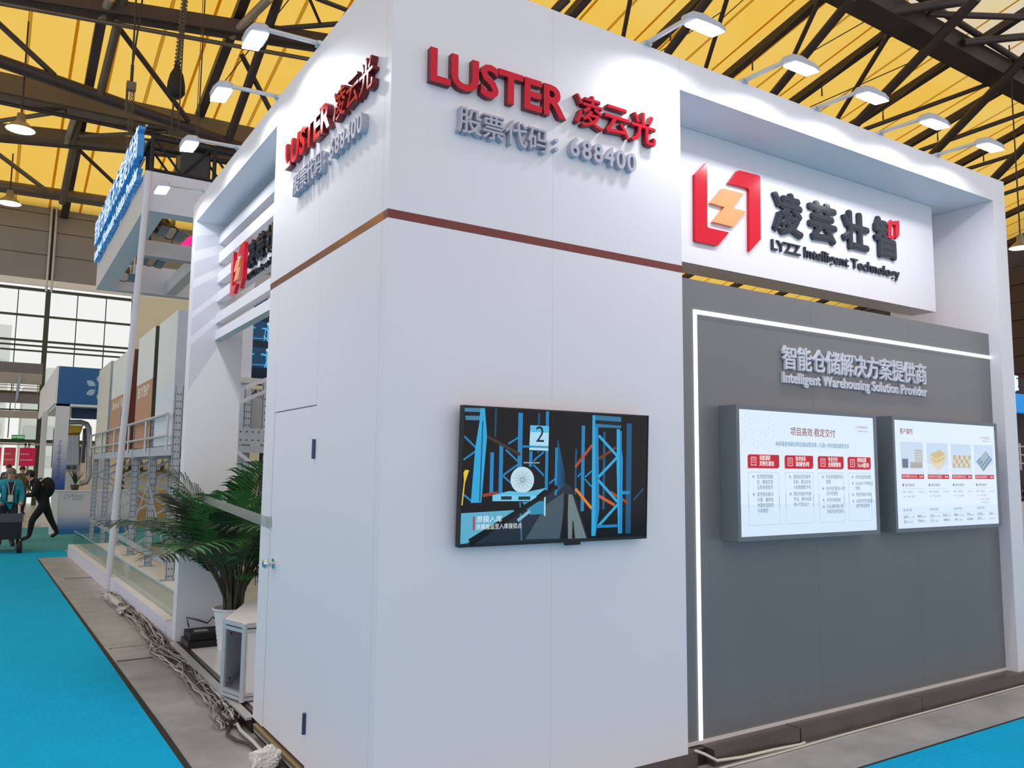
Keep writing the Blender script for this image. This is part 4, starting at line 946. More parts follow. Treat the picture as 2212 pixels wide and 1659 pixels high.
# potted palms
leafm = mat('palm_green', '3f7a44', .45, var=.35, scale=14); leafd = mat('palm_dark', '26402c', .5, var=.3, scale=14); canem = mat('palm_cane', '4c4a36', .6, var=.3, scale=20)
def palm(cx, cy, zr, rr, nf, seed, lab, hgt=1.0, pot=True):
    rnd = random.Random(seed)
    t = thing('potted_palm', lab, 'plant', (cx, cy, ZD+.006), 'palms in white pots inside the open bay')
    z0 = ZD+.007; H_ = zr-z0
    prof = [(0, 0), (rr*.62, 0)]
    for k in range(9): prof += [(rr*(.64+.30*(k+.2)/9), H_*(k+.25)/9.6), (rr*(.67+.30*(k+.6)/9), H_*(k+.7)/9.6)]
    prof += [(rr*.97, H_*.95), (rr*1.04, H_*.96), (rr*1.04, H_), (rr*.95, H_), (rr*.92, H_*.93), (0, H_*.92)]
    MB().lathe((cx, cy, z0), prof, 28).build('pot', mat('pot_white', 'efeff2', .3, var=.02), t)
    for k in range(nf):
        ang = rnd.random()*2*math.pi; lean = .25+rnd.random()*1.05; L_ = hgt*(.75+rnd.random()*.5)
        b = np.array([cx+.5*rr*math.cos(ang)*rnd.random(), cy+.5*rr*math.sin(ang)*rnd.random(), zr-.03])
        out = np.array([math.cos(ang), math.sin(ang), 0]); pts = []
        for s in np.linspace(0, 1, 12):
            up_ = L_*(s*1.02-.46*lean*s**2.2); rad_ = L_*lean*.66*s**1.4
            pts.append(b+out*rad_+np.array([0, 0, up_]))
        mb = MB(); mb.tube(pts, [.011*(1-.75*i/11) for i in range(12)], 5, mi=1)
        P_ = lambda s: np.array([np.interp(s*11, range(12), [q[i] for q in pts]) for i in range(3)])
        m_ = 26
        for i in range(m_):
            s = .36+.64*i/(m_-1); c = P_(s); d = P_(min(1, s+.02))-P_(s-.02); d /= np.linalg.norm(d)
            sd = np.cross(d, (0, 0, 1)); sd /= np.linalg.norm(sd)+1e-9; up = np.cross(sd, d)
            ll_ = L_*.34*math.sin(math.pi*(.12+.80*(s-.36)/.64))+.03; wd = .011
            for sg in (-1, 1):
                v = sd*sg*.80+d*.62+up*.12; v /= np.linalg.norm(v); wv = np.cross(v, up); wv /= np.linalg.norm(wv)
                g = np.array([0, 0, -1.0]); jit = rnd.uniform(.85, 1.15)
                a1 = c+v*ll_*jit*.45+g*ll_*.03; a2 = c+v*ll_*jit*.8+g*ll_*.13; a3 = c+v*ll_*jit+g*ll_*.27
                mb.add([c, a1+wv*wd, a1-wv*wd, a2+wv*wd*.8, a2-wv*wd*.8, a3], [(0, 1, 2), (1, 3, 4, 2), (3, 5, 4)], 0)
        mb.build('frond', [leafm if rnd.random() < .4 else leafd, canem], t, fix=False)
    for k in range(9):
        ang = k*.7; r_ = rr*.5*rnd.random(); b = np.array([cx+r_*math.cos(ang), cy+r_*math.sin(ang), zr-.04])
        MB().tube([b, b+np.array([.05*math.cos(ang), .05*math.sin(ang), hgt*(.35+.3*rnd.random())])], [.014, .009], 6).build('cane', canem, t)
    return t
pc = hy(502, 1311, 7.85); palm(pc[0], pc[1], pc[2], .17, 44, 3, 'green palm in a ribbed white pot by the open side of the stand', 1.3)
palm(2.62, 8.0, .42, .17, 20, 11, 'second palm standing deeper in the stand behind the door wall', 1.05)

# aluminium framed pedestal at the wall edge
pe = thing('display_pedestal', 'open aluminium framed pedestal with white panels beside the door wall', 'pedestal', (1.75, 6.4, ZD))
V = [(1.535, 6.32), (1.61, 6.06), (1.98, 6.02), (2.28, 6.45), (2.18, 7.02), (1.84, 6.95)]
z0, z1 = ZD+.012, .655
for k, (x, y) in enumerate(V): MB().tube([(x, y, z0), (x, y, z1)], .02, 8, smooth=False).build('post', alu, pe)
for k in range(6):
    a, b = V[k], V[(k+1) % 6]
    for z in (z0+.02, z0+.05, z1-.05, z1-.015): MB().bar((*a, z), (*b, z), .03, .024).build('rail', alu, pe)
    if k != 0: MB().bar((*a, (z0+z1)/2), (*b, (z0+z1)/2), .008, z1-z0-.1).build('panel', white2, pe)
MB().prism([(x, y, z1) for x, y in V], (0, 0, .008)).build('top', white2, pe); MB().prism([(x, y, z0+.01) for x, y in V], (0, 0, .006)).build('shelf', white2, pe)
for z in (.24, .56): MB().tube([(1.565, 6.27, z), (1.57, 6.272, z)], .010, 8).build('lock_hole', blackm, pe)

# black switch box, adapters and cables on the deck
am = thing('switch_box', 'black rack switch box lying on the deck by the column', 'device', (1.75, 8.3, ZD))
MB().box(1.63, 1.90, 8.05, 8.40, ZD+.007, .165).build('chassis', black, am); MB().box(1.66, 1.95, 8.12, 8.42, .166, .225).build('upper_unit', blackm, am)
MB().box(1.72, 1.84, 8.2, 8.3, .2255, .229).build('label_plate', mat('label_grey', '9aa0a0', .5), am)
for k in range(5): MB().box(1.627, 1.630, 8.09+k*.06, 8.12+k*.06, .12, .15).build('port', mat('port', '5a5a60', .4), am)
def wiggle(pts, amp, n, rnd):
    pts = [np.array(q, float) for q in pts]; out = []
    for i in range(len(pts)-1):
        for k in range(n): out.append(pts[i]+(pts[i+1]-pts[i])*k/n+np.array([rnd.uniform(-amp, amp), rnd.uniform(-amp, amp)*.6, abs(rnd.uniform(-amp, amp))*.6]))
    out.append(pts[-1])
    for _ in range(2): out = [out[0]]+[q for a, b in zip(out[:-1], out[1:]) for q in (a*.75+b*.25, a*.25+b*.75)]+[out[-1]]
    return out
rnd = random.Random(5)
for col_, lab, base in ((cable_d, 'coiled black adapter cable on the switch box', [(1.70, 8.4, .24), (1.68, 8.42, .33), (1.78, 8.40, .30), (1.86, 8.36, .27), (1.92, 8.40, .32), (1.97, 8.3, .24), (1.95, 8.2, .13)]), (cable_l, 'white looped cable between the switch box and the pot', [(1.95, 8.2, .22), (1.98, 8.12, .18), (1.95, 8.02, .13), (2.02, 7.95, .115), (2.1, 7.98, .115)])):
    t = MB().tube(base, .008, 6).build('cable', col_); tag(t, lab, 'cable')
path = [hz(x, y, .03) for x, y in ((232, 1288), (262, 1306), (300, 1336), (336, 1384), (350, 1412), (400, 1442), (440, 1488), (482, 1532), (498, 1566))]
cbn = thing('cable_bundle', 'long bundle of tied cables lying along the deck edge', 'cables', path[3])
for k in range(24):
    o = np.array([rnd.uniform(-.085, .065), 0, rnd.uniform(-.018, .045)])
    MB().tube(wiggle([q+o for q in path], .036, 4, rnd), .006 if k % 3 else .009, 6).build('cable', (cable_d, cable_l, mat('cable_grey', '8a8683', .5))[k % 3], cbn)
for s in range(1, 8):
    c = path[s]; d = path[min(8, s+1)]-path[s-1]; d = d/np.linalg.norm(d); r_ = np.cross(d, (0, 0, 1))
    MB().tube([c+r_*.07*math.cos(a)+np.array([0, 0, 1])*(.045*math.sin(a)+.02) for a in np.linspace(0, 2*math.pi, 13)], .004, 5).build('cable_tie', cable_l, cbn)
a, b = hz(232, 1288, .05), hz(262, 1308, .05); MB().tube([a, b], .045, 12).build('sleeve', alu, cbn)
def crumple(c, r, sx, seed, m, name, lab, cat):
    rr = random.Random(seed); me = bpy.data.meshes.new(name); bm = bmesh.new(); bmesh.ops.create_icosphere(bm, subdivisions=4, radius=r)
    for v in bm.verts:
        k = 1+rr.uniform(-.16, .16)+.22*math.sin(v.co.x/r*5+seed)*math.cos(v.co.y/r*4+v.co.z/r*3); v.co = Vector((v.co.x*k*sx[0], v.co.y*k*sx[1], max(-r*sx[2]*.85, v.co.z*k*sx[2])))
    bm.to_mesh(me); bm.free(); me.materials.append(m); o = bpy.data.objects.new(name, me); COL.objects.link(o); o.location = c; return tag(o, lab, cat)
bagm = mat('plastic_bag', 'e4e2de', .25, var=.05); 
c = hz(574, 1638, .06); crumple((c[0], c[1], .058), .078, (1.1, 1.0, .8), 3, bagm, 'plastic_bag', 'crumpled translucent white plastic bag by the door sill', 'bag')
c = hz(268, 1318, .05); crumple((c[0], c[1], .05), .075, (.9, 2.2, .55), 8, mat('foil', 'c9c9c6', .2, metal=.8), 'foil_wrap', 'silver foil wrapped joint on the cable bundle', 'foil')
t = MB().tube([hz(*q_, .02) for q_ in ((498, 1566), (490, 1585), (512, 1600), (540, 1608), (562, 1625), (575, 1645), (600, 1650), (622, 1668))], .011, 7).build('cable', cable_d); tag(t, 'thick dark cable curling to the plastic bag', 'cable')
t = MB().tube([hz(*q_, .03) for q_ in ((500, 1545), (510, 1560), (520, 1578), (545, 1600), (565, 1622))], .012, 7).build('cable', cable_l); tag(t, 'thick grey cable ending at the plastic bag', 'cable')
# pale conduit along the front deck
t = MB().tube([(3.66, 3.66, .115), (3.72, 3.64, .09), (3.80, 3.615, .045), (4.0, 3.600, .035), (4.3, 3.598, .03), (4.56, 3.612, .012), (4.62, 3.62, .012)], .009, 7).build('cable', mat('conduit_white', 'd6d2c4', .5)); tag(t, 'thin white cable looping along the front deck edge', 'cable')
t = MB().tube([(3.72, 3.59, .008), (4.3, 3.585, .008), (5.2, 3.60, .008), (6.2, 3.605, .008), (7.6, 3.61, .008)], .006, 6).build('cable', MATS['conduit_white']); tag(t, 'thin pale wire lying straight at the foot of the front deck', 'cable')
# clear film band stretched across the opening
fb = thing('film_band', 'band of clear plastic film stretched across the open side', 'film', hx(583, 1125, XC-.01))
pa, pb = hx(583, 1118, XC-.008), hx(583, 1143, XC-.008); pc_, pd_ = hx(392, 1052, XC-.004), hx(392, 1066, XC-.004)
MB().add([pa, pb, pd_, pc_], [(0, 1, 2, 3)]).build('film', filmm, fb, fix=False)
MB().prism([hx(574, 1116, XC-.002), hx(574, 1138, XC-.002), hx(586, 1137, XC-.002), hx(586, 1115, XC-.002)], (-.002, 0, 0)).build('tape', mat('tape_pale', 'c2bfcc', .3), fb)

# ================================================================== FAR AISLE: gallery, blue booth, people
gy = thing('gallery', 'grey upper walkway with railing in front of the glazed end wall', 'walkway', (-4, 39, 0))
gd = mat('gallery_dark', '77757a', .6, var=.1); gm = mat('gallery_mid', 'a9a6a4', .6)
for z0, z1, m, nm in ((5.55, 5.98, gd, 'fascia'), (5.12, 5.55, gm, 'soffit_board'), (4.32, 4.70, gd, 'edge_beam'), (3.70, 3.98, gm, 'lower_beam')):
    MB().box(-10, 1.55, 38.9+.01*z0, 39.3, z0, z1).build(nm, m, gy)
rb = mat('rail_brown', '9c8468', .5)
for z in (4.78, 4.90, 5.02): MB().tube([(-10, 38.8, z), (1.5, 38.8, z)], .018, 6).build('rail', rb, gy)
for k in range(14): MB().tube([(-9.9+k*.87, 38.8, 4.70), (-9.9+k*.87, 38.8, 5.10)], .02, 6).build('baluster', rb, gy)
for x in (-8, -2.2): MB().box(x, x+.25, 39.05, 39.3, 0, 4.32).build('post', gm, gy)
fg = thing('feather_flag', 'pale blue feather flag hanging by the upper walkway', 'flag', hy(36, 872, 38.79))
q = [hy(a, b, 38.77) for a, b in ((42, 808), (45, 815), (43, 838), (38, 862), (33, 870), (35, 838))]; MB().prism(q, (0, .02, 0)).build('cloth', mat('flag_blue', '9fb6d6', .6), fg)
MB().tube([hy(43, 806, 38.79), hy(33, 874, 38.79), hy(31, 890, 38.79)], .02, 6).build('mast', alu, fg)

def gradient(name, top, bot, z0, z1):
    m = bpy.data.materials.new(name); m.use_nodes = True; nt = m.node_tree; N = nt.nodes; L = nt.links; b = N['Principled BSDF']; b.inputs['Roughness'].default_value = .4
    g = N.new('ShaderNodeNewGeometry'); s = N.new('ShaderNodeSeparateXYZ'); r = N.new('ShaderNodeMapRange'); r.interpolation_type = 'SMOOTHSTEP'
    r.inputs['From Min'].default_value = z0; r.inputs['From Max'].default_value = z1; mx = N.new('ShaderNodeMix'); mx.data_type = 'RGBA'
    mx.inputs['A'].default_value = (*lin(bot), 1); mx.inputs['B'].default_value = (*lin(top), 1)
    L.new(g.outputs['Position'], s.inputs[0]); L.new(s.outputs['Z'], r.inputs[0]); L.new(r.outputs[0], mx.inputs['Factor']); L.new(mx.outputs['Result'], b.inputs['Base Color']); MATS[name] = m; return m
YBF = 24.5
bo = thing('exhibition_booth', 'neighbouring booth with a deep blue fascia and petal emblem', 'booth', (2.4, YBF, 0))
bluef = mat('fascia_blue', '1d5f9a', .4, var=.05); wside = mat('booth_white', 'e6e6e8', .45)
MB().box(1.35, 4.6, YBF, YBF+.08, 3.40, 4.40).build('fascia', bluef, bo)
MB().box(1.30, 1.349, YBF, 33.5, 3.40, 4.40).build('side_fascia', wside, bo)
MB().box(1.75, 4.6, YBF+.6, YBF+.7, 3.05, 3.50).build('inner_band', mat('band_navy', '1c3f66', .5), bo)
MB().box(1.35, 4.6, YBF, 30, 3.34, 3.40).build('ceiling_board', wside, bo)
MB().box(1.35, 1.66, YBF, YBF+.22, 1.12, 3.40).build('column', gradient('column_print', 'd9d8e2', '1b4f9c', 1.15, 2.55), bo)
MB().box(1.20, 1.345, 28.2, 28.5, 0, 3.40).build('rear_post', wside, bo)
pt = Paint((1.44, YBF-.004, 2.45), (0, 0, -1), (1, 0, 0), 1.1, .12); pt.text('TOGETHER A BETTER FUTURE', .0, .1, .10, '2c4f8a', width=1.05); pt.build('vertical_print', colored('print', 0), bo)
pt = Paint((1.35, YBF-.004, 3.40), (1, 0, 0), (0, 0, 1), 3.25, 1.0)
cu, cv = .305, .47
for k in range(6):
    a = math.pi/6+k*math.pi/3; d = np.array([math.cos(a), math.sin(a)]); n_ = np.array([-d[1], d[0]]); pts = []
    for s_, w_ in ((.13, .0), (.17, .06), (.24, .095), (.31, .07), (.37, .0), (.31, -.045), (.24, -.07), (.17, -.05)):
        v = d*s_+n_*w_; pts.append((cu+v[0]/3.25, cv+v[1]))
    pt.poly(pts, 'a9bfd8')
    a2 = a+math.pi/3; pt.line((cu+.13*math.cos(a)/3.25, cv+.13*math.sin(a)), (cu+.13*math.cos(a2)/3.25, cv+.13*math.sin(a2)), .012, '7fa3c8')
pt.build('emblem', colored('print', 0), bo)
ct = thing('booth_counter', 'white booth counter fading to blue at the floor', 'counter', (2.1, 24.2, 0))
gp = gradient('counter_print', 'd2cfda', '1f6aa6', .05, .62)
MB().box(1.52, 3.4, 24.05, 24.45, 0, 1.10).build('front', gp, ct); MB().box(1.36, 1.515, 24.05, 24.45, 0, 1.10).build('end_panel', wside, ct); MB().box(1.34, 3.42, 24.03, 24.47, 1.102, 1.13).build('top', wside, ct)
pt = Paint((1.62, 24.045, .86), (1, 0, 0), (0, 0, 1), .6, .2); pt.text('Bryson', .30, .45, .13, '8f93b0', width=.28)
for k in range(6): pt.disc((.12+.05*math.cos(k*1.047)/.6*1.2, .55+.05*math.sin(k*1.047)/.2), .018, '9aa4c0', 6)
for k in range(4): pt.rect(.34+k*.11, .12, .40+k*.11, .28, '8f93b0')
pt.build('logo', colored('print', 0), ct)
# process machine on the booth
YM = 26.2
def M_(x, y): return hy(x, y, YM)
mc = thing('process_machine', 'grey process machine with vessels, gauges and a bent duct', 'machine', M_(160, 1100))
mg_ = mat('machine_grey', 'a6a8ae', .35, metal=.5, var=.15); md = mat('machine_dark', '45454a', .5, var=.2)
def MBX(n, x0, y0, x1, y1, m, dy=.4):
    a, b = M_(x0, y1), M_(x1, y0); MB().box(a[0], b[0], YM, YM+dy, a[2], b[2]).build(n, m, mc)
MB().tube([M_(132, 912), M_(175, 912), M_(187, 916), M_(192, 925), M_(193, 960), M_(192, 1030), M_(186, 1042), M_(172, 1045)], .075, 10).build('duct', mg_, mc)
a = [M_(148, 918), M_(180, 919), M_(173, 934), M_(142, 936)]; MB().prism(a, (0, .5, -.15)).build('hopper', mat('hopper_yellow', 'c8a02a', .5), mc)
for x in (142, 150, 158, 166): a, b = M_(x, 940), M_(x, 1004); MB().tube([a, b], .075, 10).build('vessel', mg_, mc)
MBX('cabinet', 178, 925, 188, 1000, md, .5); MBX('cabinet', 112, 925, 117, 1010, md, .3); MBX('frame_post', 132, 935, 135, 1075, mg_, .1); MBX('rear_panel', 150, 965, 176, 1003, md, .3)
MBX('instrument_panel', 131, 1003, 174, 1018, mg_, .35); MBX('bench', 129, 1018, 176, 1023, mat('bench_wood', 'cdb79c', .5), .5); MBX('under_cabinet', 131, 1025, 170, 1095, mat('machine_pale', 'c4c4c6', .5), .5)
for x in (137, 149, 161):
    c = M_(x, 1010); MB().tube([c+np.array([0, -.002, 0]), c+np.array([0, -.05, 0])], .055, 14).build('gauge', md, mc)
for x0, y0, x1, y1 in ((140, 975, 152, 1000), (154, 960, 164, 985)): MB().tube([M_(x0, y0), M_((x0+x1)/2, y0-6), M_(x1, y1)], .03, 8).build('hose', md, mc)
MBX('foot', 131, 1095, 135, 1150, md, .2); MBX('foot', 168, 1095, 171, 1150, md, .2)
sp = thing('floor_plant', 'small dark potted plant in front of the machine bench', 'plant', (1.9, 24.25, 1.13))
r2 = random.Random(4)
MB().lathe((1.88, 24.25, 1.131), [(0, 0), (.08, 0), (.11, .14), (.10, .14), (0, .13)], 12).build('pot', mat('pot_dark', '3a3a36', .5), sp)
for k in range(34):
    a = r2.random()*6.28; l = r2.uniform(.2, .5); c = np.array([1.88, 24.25, 1.26]); d = np.array([math.cos(a)*r2.uniform(.1, .6), math.sin(a)*.3, 1.0]); d /= np.linalg.norm(d); w_ = np.array([math.sin(a), -math.cos(a), 0])*.02
    MB().add([c, c+d*l*.5+w_, c+d*l*.5-w_, c+d*l+np.array([d[0], d[1], -.3])*.1], [(0, 1, 2), (1, 3, 2)]).build('leaf', leafd, sp, fix=False)
# glazed partition and pale wall pieces behind the rack
bh = thing('meeting_booth', 'cream booth with yellow lit shelves behind the pallet rack', 'booth', (5, 26, 0))
cream = mat('booth_cream', 'd9d2b6', .6, var=.05)
MB().box(3.42, 9.0, 27.0, 27.1, 0, 7.0).build('rear_wall', cream, bh); MB().box(3.3, 5.4, 25.8, 26.4, .0, 1.05).build('counter', mat('counter_tan', 'b98f55', .5), bh)
MB().box(3.2, 6.2, 26.6, 26.95, 1.6, 1.66).build('shelf', mat('shelf_dark', '4a4038', .6), bh)
for k in range(8): MB().lathe((3.5+k*.3, 26.7, 1.66), [(0, 0), (.06, 0), (.06, .2), (.02, .26), (.02, .34), (0, .34)], 8).build('bottle', mat('bottle_brown', '6b4a34', .3), bh)
for x in (3.6, 5.2): MB().box(x, x+.9, 26.3, 26.5, 2.45, 2.52).build('ceiling_lamp', glow('warm_lamp', 'fff2cc', 2.0), bh)
MB().box(2.6, 2.9, 27.0, 27.1, 0, 2.6).build('pale_panel', wside, bh)

# ------------------------------------------------------------------ people
skin = mat('skin', 'c99a7c', .5, var=.05); hair = mat('hair_dark', '1d1a1a', .5); hairg = mat('hair_grey', '6d6a68', .5)
def person(name, lab, loc, rotz, J, E_, mats, seg, extra=None, group=None):
    """J joint -> (x,y,z,r); E_ edges; seg: edge index -> material index. Local: faces -Y"""
    t = thing(name, lab, 'person', loc, group, rotz)
    names = list(J); me = bpy.data.meshes.new('skeleton'); me.from_pydata([J[k][:3] for k in names], [(names.index(a), names.index(b)) for a, b in E_], [])
    o = bpy.data.objects.new('skeleton', me); COL.objects.link(o); md_ = o.modifiers.new('s', 'SKIN'); md_.use_smooth_shade = True
    for i, k in enumerate(names):
        sv = me.skin_vertices[0].data[i]; r = J[k][3]; sv.radius = (r, r) if not isinstance(r, tuple) else r; sv.use_root = (i == 0)
    ss = o.modifiers.new('u', 'SUBSURF'); ss.levels = 2; ss.render_levels = 2
    dg = bpy.context.evaluated_depsgraph_get(); dg.update(); nm = bpy.data.meshes.new_from_object(o.evaluated_get(dg)); bpy.data.objects.remove(o)
    P0 = np.array([J[a][:3] for a, b in E_]); P1 = np.array([J[b][:3] for a, b in E_])
    ra = np.array([J[a][3] for a, b in E_]); rb_ = np.array([J[b][3] for a, b in E_])
    nm.materials.clear()
    for m in mats: nm.materials.append(m)
    for f in nm.polygons:
        c = np.array(f.center); d = P1-P0; tt = np.clip(((c-P0)*d).sum(1)/np.maximum((d*d).sum(1), 1e-9), 0, 1)
        f.material_index = seg[int(np.argmin(np.linalg.norm(P0+d*tt[:, None]-c, axis=1)/(ra+(rb_-ra)*tt)))]; f.use_smooth = True
    b = bpy.data.objects.new('body', nm); COL.objects.link(b); b.parent = t
    if extra: extra(t, J)
    return t
EDG = [('hip', 'waist'), ('waist', 'chest'), ('chest', 'neck'), ('neck', 'chin'), ('chin', 'head'), ('head', 'crown'),
       ('chest', 'sL'), ('sL', 'eL'), ('eL', 'wL'), ('wL', 'hL'), ('chest', 'sR'), ('sR', 'eR'), ('eR', 'wR'), ('wR', 'hR'),
       ('hip', 'tL'), ('tL', 'kL'), ('kL', 'aL'), ('aL', 'fL'), ('hip', 'tR'), ('tR', 'kR'), ('kR', 'aR'), ('aR', 'fR')]
# 0 skin 1 top 2 trousers 3 shoes
SEG = [1, 1, 0, 0, 0, 0, 1, 1, 1, 0, 1, 1, 1, 0, 2, 2, 2, 3, 2, 2, 2, 3]
def stand(lean=0.0, h=1.0, arms='down', stride=0.0, slim=1.0):
    z = lambda v: v*h
    J = {'hip': (0, 0, z(.95), .135), 'waist': (0, -.02-lean*.08, z(1.10), .130), 'chest': (0, -.03-lean*.25, z(1.34)-lean*.03, .150), 'neck': (0, -.05-lean*.38, z(1.48)-lean*.06, .062),
         'chin': (0, -.075-lean*.43, z(1.54)-lean*.08, .068), 'head': (0, -.075-lean*.46, z(1.62)-lean*.09, .092), 'crown': (0, -.055-lean*.48, z(1.68)-lean*.10, .075)}
    cx, cy, cz, _ = J['chest']
    for s, n in ((-1, 'L'), (1, 'R')):
        J['s'+n] = (s*.185, cy, cz+.06, .068)
        if arms == 'down': J['e'+n] = (s*.235, cy+.03, cz-.22, .052); J['w'+n] = (s*.24, cy-.05, cz-.46, .038); J['h'+n] = (s*.235, cy-.09, cz-.56, .036)
        elif arms == 'push': J['e'+n] = (s*.24, cy-.02, cz-.22, .055); J['w'+n] = (s*.2, cy-.22, cz-.38, .040); J['h'+n] = (s*.18, cy-.30, cz-.40, .038)
        elif arms == 'fold': J['e'+n] = (s*.24, cy-.05, cz-.22, .055); J['w'+n] = (s*.05, cy-.22, cz-.24, .040); J['h'+n] = (-s*.03, cy-.24, cz-.22, .038)
        J['t'+n] = (s*.095, 0, z(.87), .100); k = stride*s
        J['k'+n] = (s*.10, -.04-k*.28, z(.49), .068); J['a'+n] = (s*.10, .02-k*.42, z(.10)+(max(0, -k)*.08), .046); J['f'+n] = (s*.115, -.13-k*.44, z(.035)+(max(0, -k)*.03), .038)
    for k in J:
        if k not in ('neck', 'chin', 'head', 'crown', 'hL', 'hR'): J[k] = (*J[k][:3], J[k][3]*1.16)
    return J
def headdress(hm, cap=False, face=True):
    def f(t, J):
        h = np.array(J['head'][:3]); mb = MB(); n = 10; vs = []
        mb.ball(h+np.array([0, .022, .028]), .104, 8, (.92, 1.0, .98)); mb.build('hair', hm, t, local=True)
        if face:
            for s in (-1, 1):
                MB().ball(h+np.array([s*.034, -.090, .0]), .011, 5).build('eye', hair, t, local=True); MB().ball(h+np.array([s*.094, .0, -.015]), .026, 5, (.4, .8, 1.2)).build('ear', skin, t, local=True)
            MB().tube([h+np.array([0, -.086, .006]), h+np.array([0, -.106, -.028]), h+np.array([0, -.09, -.036])], [.008, .014, .010], 6).build('nose', skin, t, local=True)
            MB().ball(h+np.array([0, -.082, -.058]), .02, 5, (1.2, .4, .35)).build('mouth', mat('lips', '9a5a50', .5), t, local=True)
    return f
def cloth(n, c): return mat('cloth_'+n, c, .85, var=.12, scale=20)
shoe = mat('shoe_black', '151515', .5)
# man in the turquoise jacket with the wagon
def jacket(t, J):
    headdress(hairg)(t, J)
    c = np.array(J['chest'][:3])
    MB().tube([c+np.array([-.07, -.155, .08]), c+np.array([-.02, -.175, -.20]), c+np.array([.02, -.175, -.20]), c+np.array([.07, -.155, .08])], .008, 5).build('lanyard', cloth('white', 'd8d8d8'), t, local=True)
    MB().box(c[0]-.05, c[0]+.05, c[1]-.18, c[1]-.17, c[2]-.34, c[2]-.20).build('badge', cloth('white', 'd8d8d8'), t, local=True)
    MB().obox(c+np.array([0, -.128, -.12]), (.075, 0, 0), (0, .03, 0), (0, 0, .20)).build('shirt_front', cloth('dark_shirt', '27333a'), t, local=True)
person('person', 'person in a turquoise jacket with a lanyard walking behind the wagon', (.36, 21.0, .006), .12, stand(.15, .985, 'push', .3), EDG, [skin, cloth('turquoise', '1f9cb4'), cloth('navy_trousers', '23262e'), shoe], SEG, jacket)
# bent person in black with a backpack, striding across
J = stand(.62, .98, 'fold', .7)
def pack(t, J):
    headdress(hair, face=True)(t, J); c = np.array(J['chest'][:3])
    mb = MB(); mb.ball(c+np.array([0, .22, -.06]), .22, 8, (.85, .75, 1.15)); mb.build('backpack', cloth('black_pack', '121316'), t, local=True)
    for s in (-1, 1): MB().tube([c+np.array([s*.11, .10, .16]), c+np.array([s*.12, -.13, .10]), c+np.array([s*.12, -.13, -.12]), c+np.array([s*.10, .10, -.22])], .018, 6).build('strap', cloth('black_pack', '121316'), t, local=True)
person('person', 'person in black with a backpack bending forward mid-stride', (1.12, 22.4, .006), -math.pi/2, J, EDG, [skin, cloth('black_coat', '101114'), cloth('black_trousers', '131418'), shoe], SEG, pack)
for x, y, rz, top, tr2, hh, lab in ((-.05, 33.5, .2, cloth('grey_coat', '5d5650'), cloth('jeans', '3a4656'), 1.0, 'person in a grey coat standing near the glass doors'),
                                 (.55, 34.5, -.3, cloth('slate', '4a5566'), cloth('dark', '2a2a2e'), 1.03, 'person in slate blue standing by the glass doors in the middle'),
                                 (.92, 34.0, .4, cloth('olive', '5c5648'), cloth('dark', '2a2a2e'), .99, 'person in olive brown behind the bending walker')):
    person('person', lab, (x, y, 0), rz, stand(0, hh, 'down', .1), EDG, [skin, top, tr2, shoe], SEG, headdress(hair))
person('person', 'person in dark clothes beyond the outer column of the stand', (25.35, 12.2, 0), -.9, stand(.1, 1.0, 'fold', .1), EDG, [skin, cloth('charcoal', '2e2b2e'), cloth('dark', '2a2a2e'), shoe], SEG, headdress(hair))

# black folding wagon
wg = thing('wagon', 'black folding wagon with thick wheels pushed along the aisle', 'wagon', (.33, 19.6, .007))
x0, x1, y0, y1 = -.02, .60, 19.35, 20.2; wm = cloth('wagon_fabric', '24242a')
for b, n in (((x0, x1, y0, y0+.03, .32, .66), 'front_panel'), ((x0, x1, y1-.03, y1, .32, .66), 'rear_panel'), ((x0, x0+.03, y0+.03, y1-.03, .32, .66), 'side_panel'), ((x1-.03, x1, y0+.03, y1-.03, .32, .66), 'side_panel'), ((x0, x1, y0, y1, .28, .32), 'base')): MB().box(*b).build(n, wm, wg)
MB().box(x0-.01, x1+.01, y0-.012, y0, .62, .80).build('flap', cloth('wagon_flap', '55555c'), wg)
for x in (x0+.03, x1-.03):
    for y in (y0+.03, y1-.03): MB().tube([(x, y, .12), (x, y, .72)], .014, 6).build('frame_post', blackm, wg)
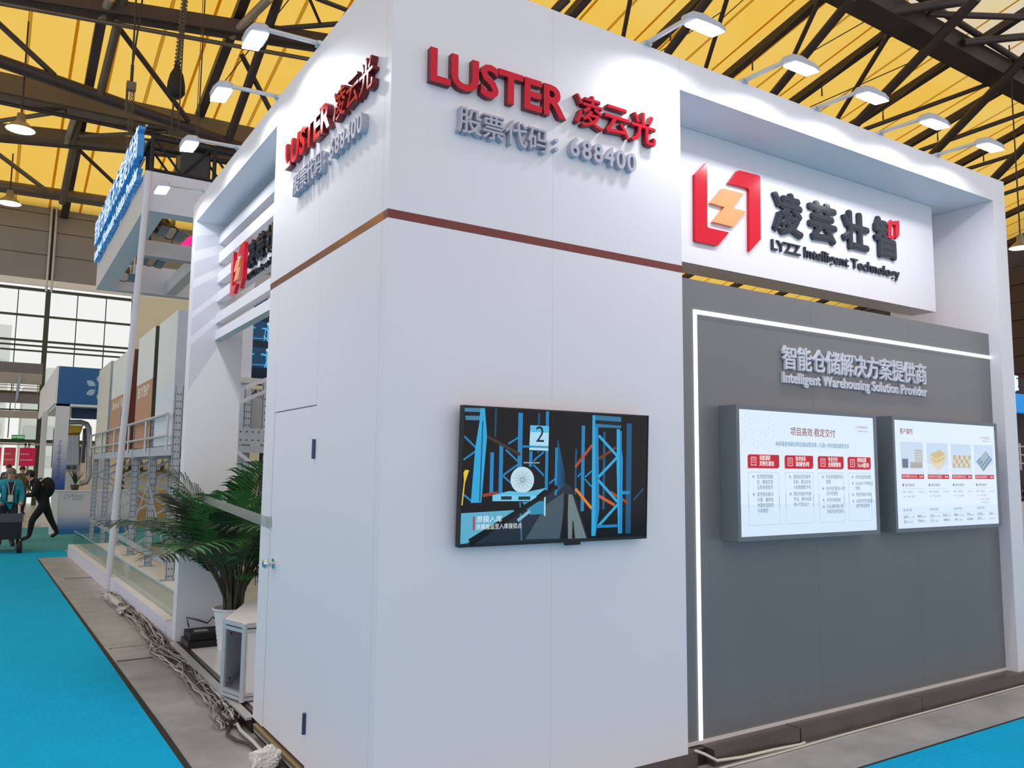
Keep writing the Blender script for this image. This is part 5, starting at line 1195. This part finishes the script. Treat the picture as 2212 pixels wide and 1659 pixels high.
for x in (x0+.02, x1-.02):
    for y in (y0-.02, y1-.12):
        o = MB(); o.tube([(x-.045, y, .13), (x+.045, y, .13)], .122, 18); w_ = o.build('wheel', mat('tyre', '1a1a1c', .7), wg)
        MB().tube([(x-.05, y, .13), (x+.05, y, .13)], .06, 12).build('hub', mat('hub_grey', '8a8a90', .4), w_)
        MB().tube([(x, y, .13), (x, y+.04, .30)], .012, 6).build('fork', alu, wg)
MB().tube([(x0+.1, y1, .62), (x0+.12, y1+.35, .95), (x1-.12, y1+.35, .95), (x1-.1, y1, .62)], .014, 8).build('push_handle', blackm, wg)

# far booth beyond the outer column
fbth = thing('exhibition_booth', 'dark booth with a blue lit sign beyond the outer column', 'booth', (26, 12.5, 0))
MB().box(24.8, 29, 13.2, 13.4, 0, 4.9).build('rear_wall', mat('booth_plum', '3a3236', .6), fbth); MB().box(24.6, 29, 12.1, 12.4, 3.62, 4.16).build('sign_box', mat('sign_blue', '1478c0', .4, emit=.9), fbth)
pt = Paint((24.6, 12.095, 3.62), (1, 0, 0), (0, 0, 1), 3.0, .54); pt.text('| 专', .13, .48, .26, 'eaf6ff'); pt.text('ation', .13, .10, .2, 'eaf6ff', off=.02); pt.build('print', colored('print_lit', 1.0), fbth)
for z in (2.1, 2.35, 2.6): MB().tube([(24.7, 12.2, z), (28, 12.2, z)], .03, 6).build('rail', alu, fbth)
for k in range(6): MB().tube([(24.8+k*.45, 12.2, 1.9), (24.8+k*.45, 12.2, 2.7)], .03, 6).build('rail_post', alu, fbth)
MB().box(24.5, 27.5, 11.6, 11.9, 0, 1.0).build('counter', wside, fbth); MB().box(24.75, 25.0, 12.15, 12.4, 0, 3.62).build('post', blackm, fbth)
MB().box(24.9, 26.2, 12.9, 13.19, 2.9, 3.5).build('screen', mat('screen_dim', '223248', .2, emit=.4), fbth)
rs = thing('ring_sign', 'white lit character above the dark booth', 'sign', (25.6, 12.3, 4.17))
lettering(rs, '源', (0, 12.3, 0), (1, 0, 0), (0, 0, 1), (25.35, 4.25, 25.95, 4.75), .06, [litb], off=.02, normal=(0, -1, 0), name='character', res=2)
MB().box(25.3, 26.0, 12.3, 12.36, 4.17, 4.24).build('base_rail', blackm, rs)
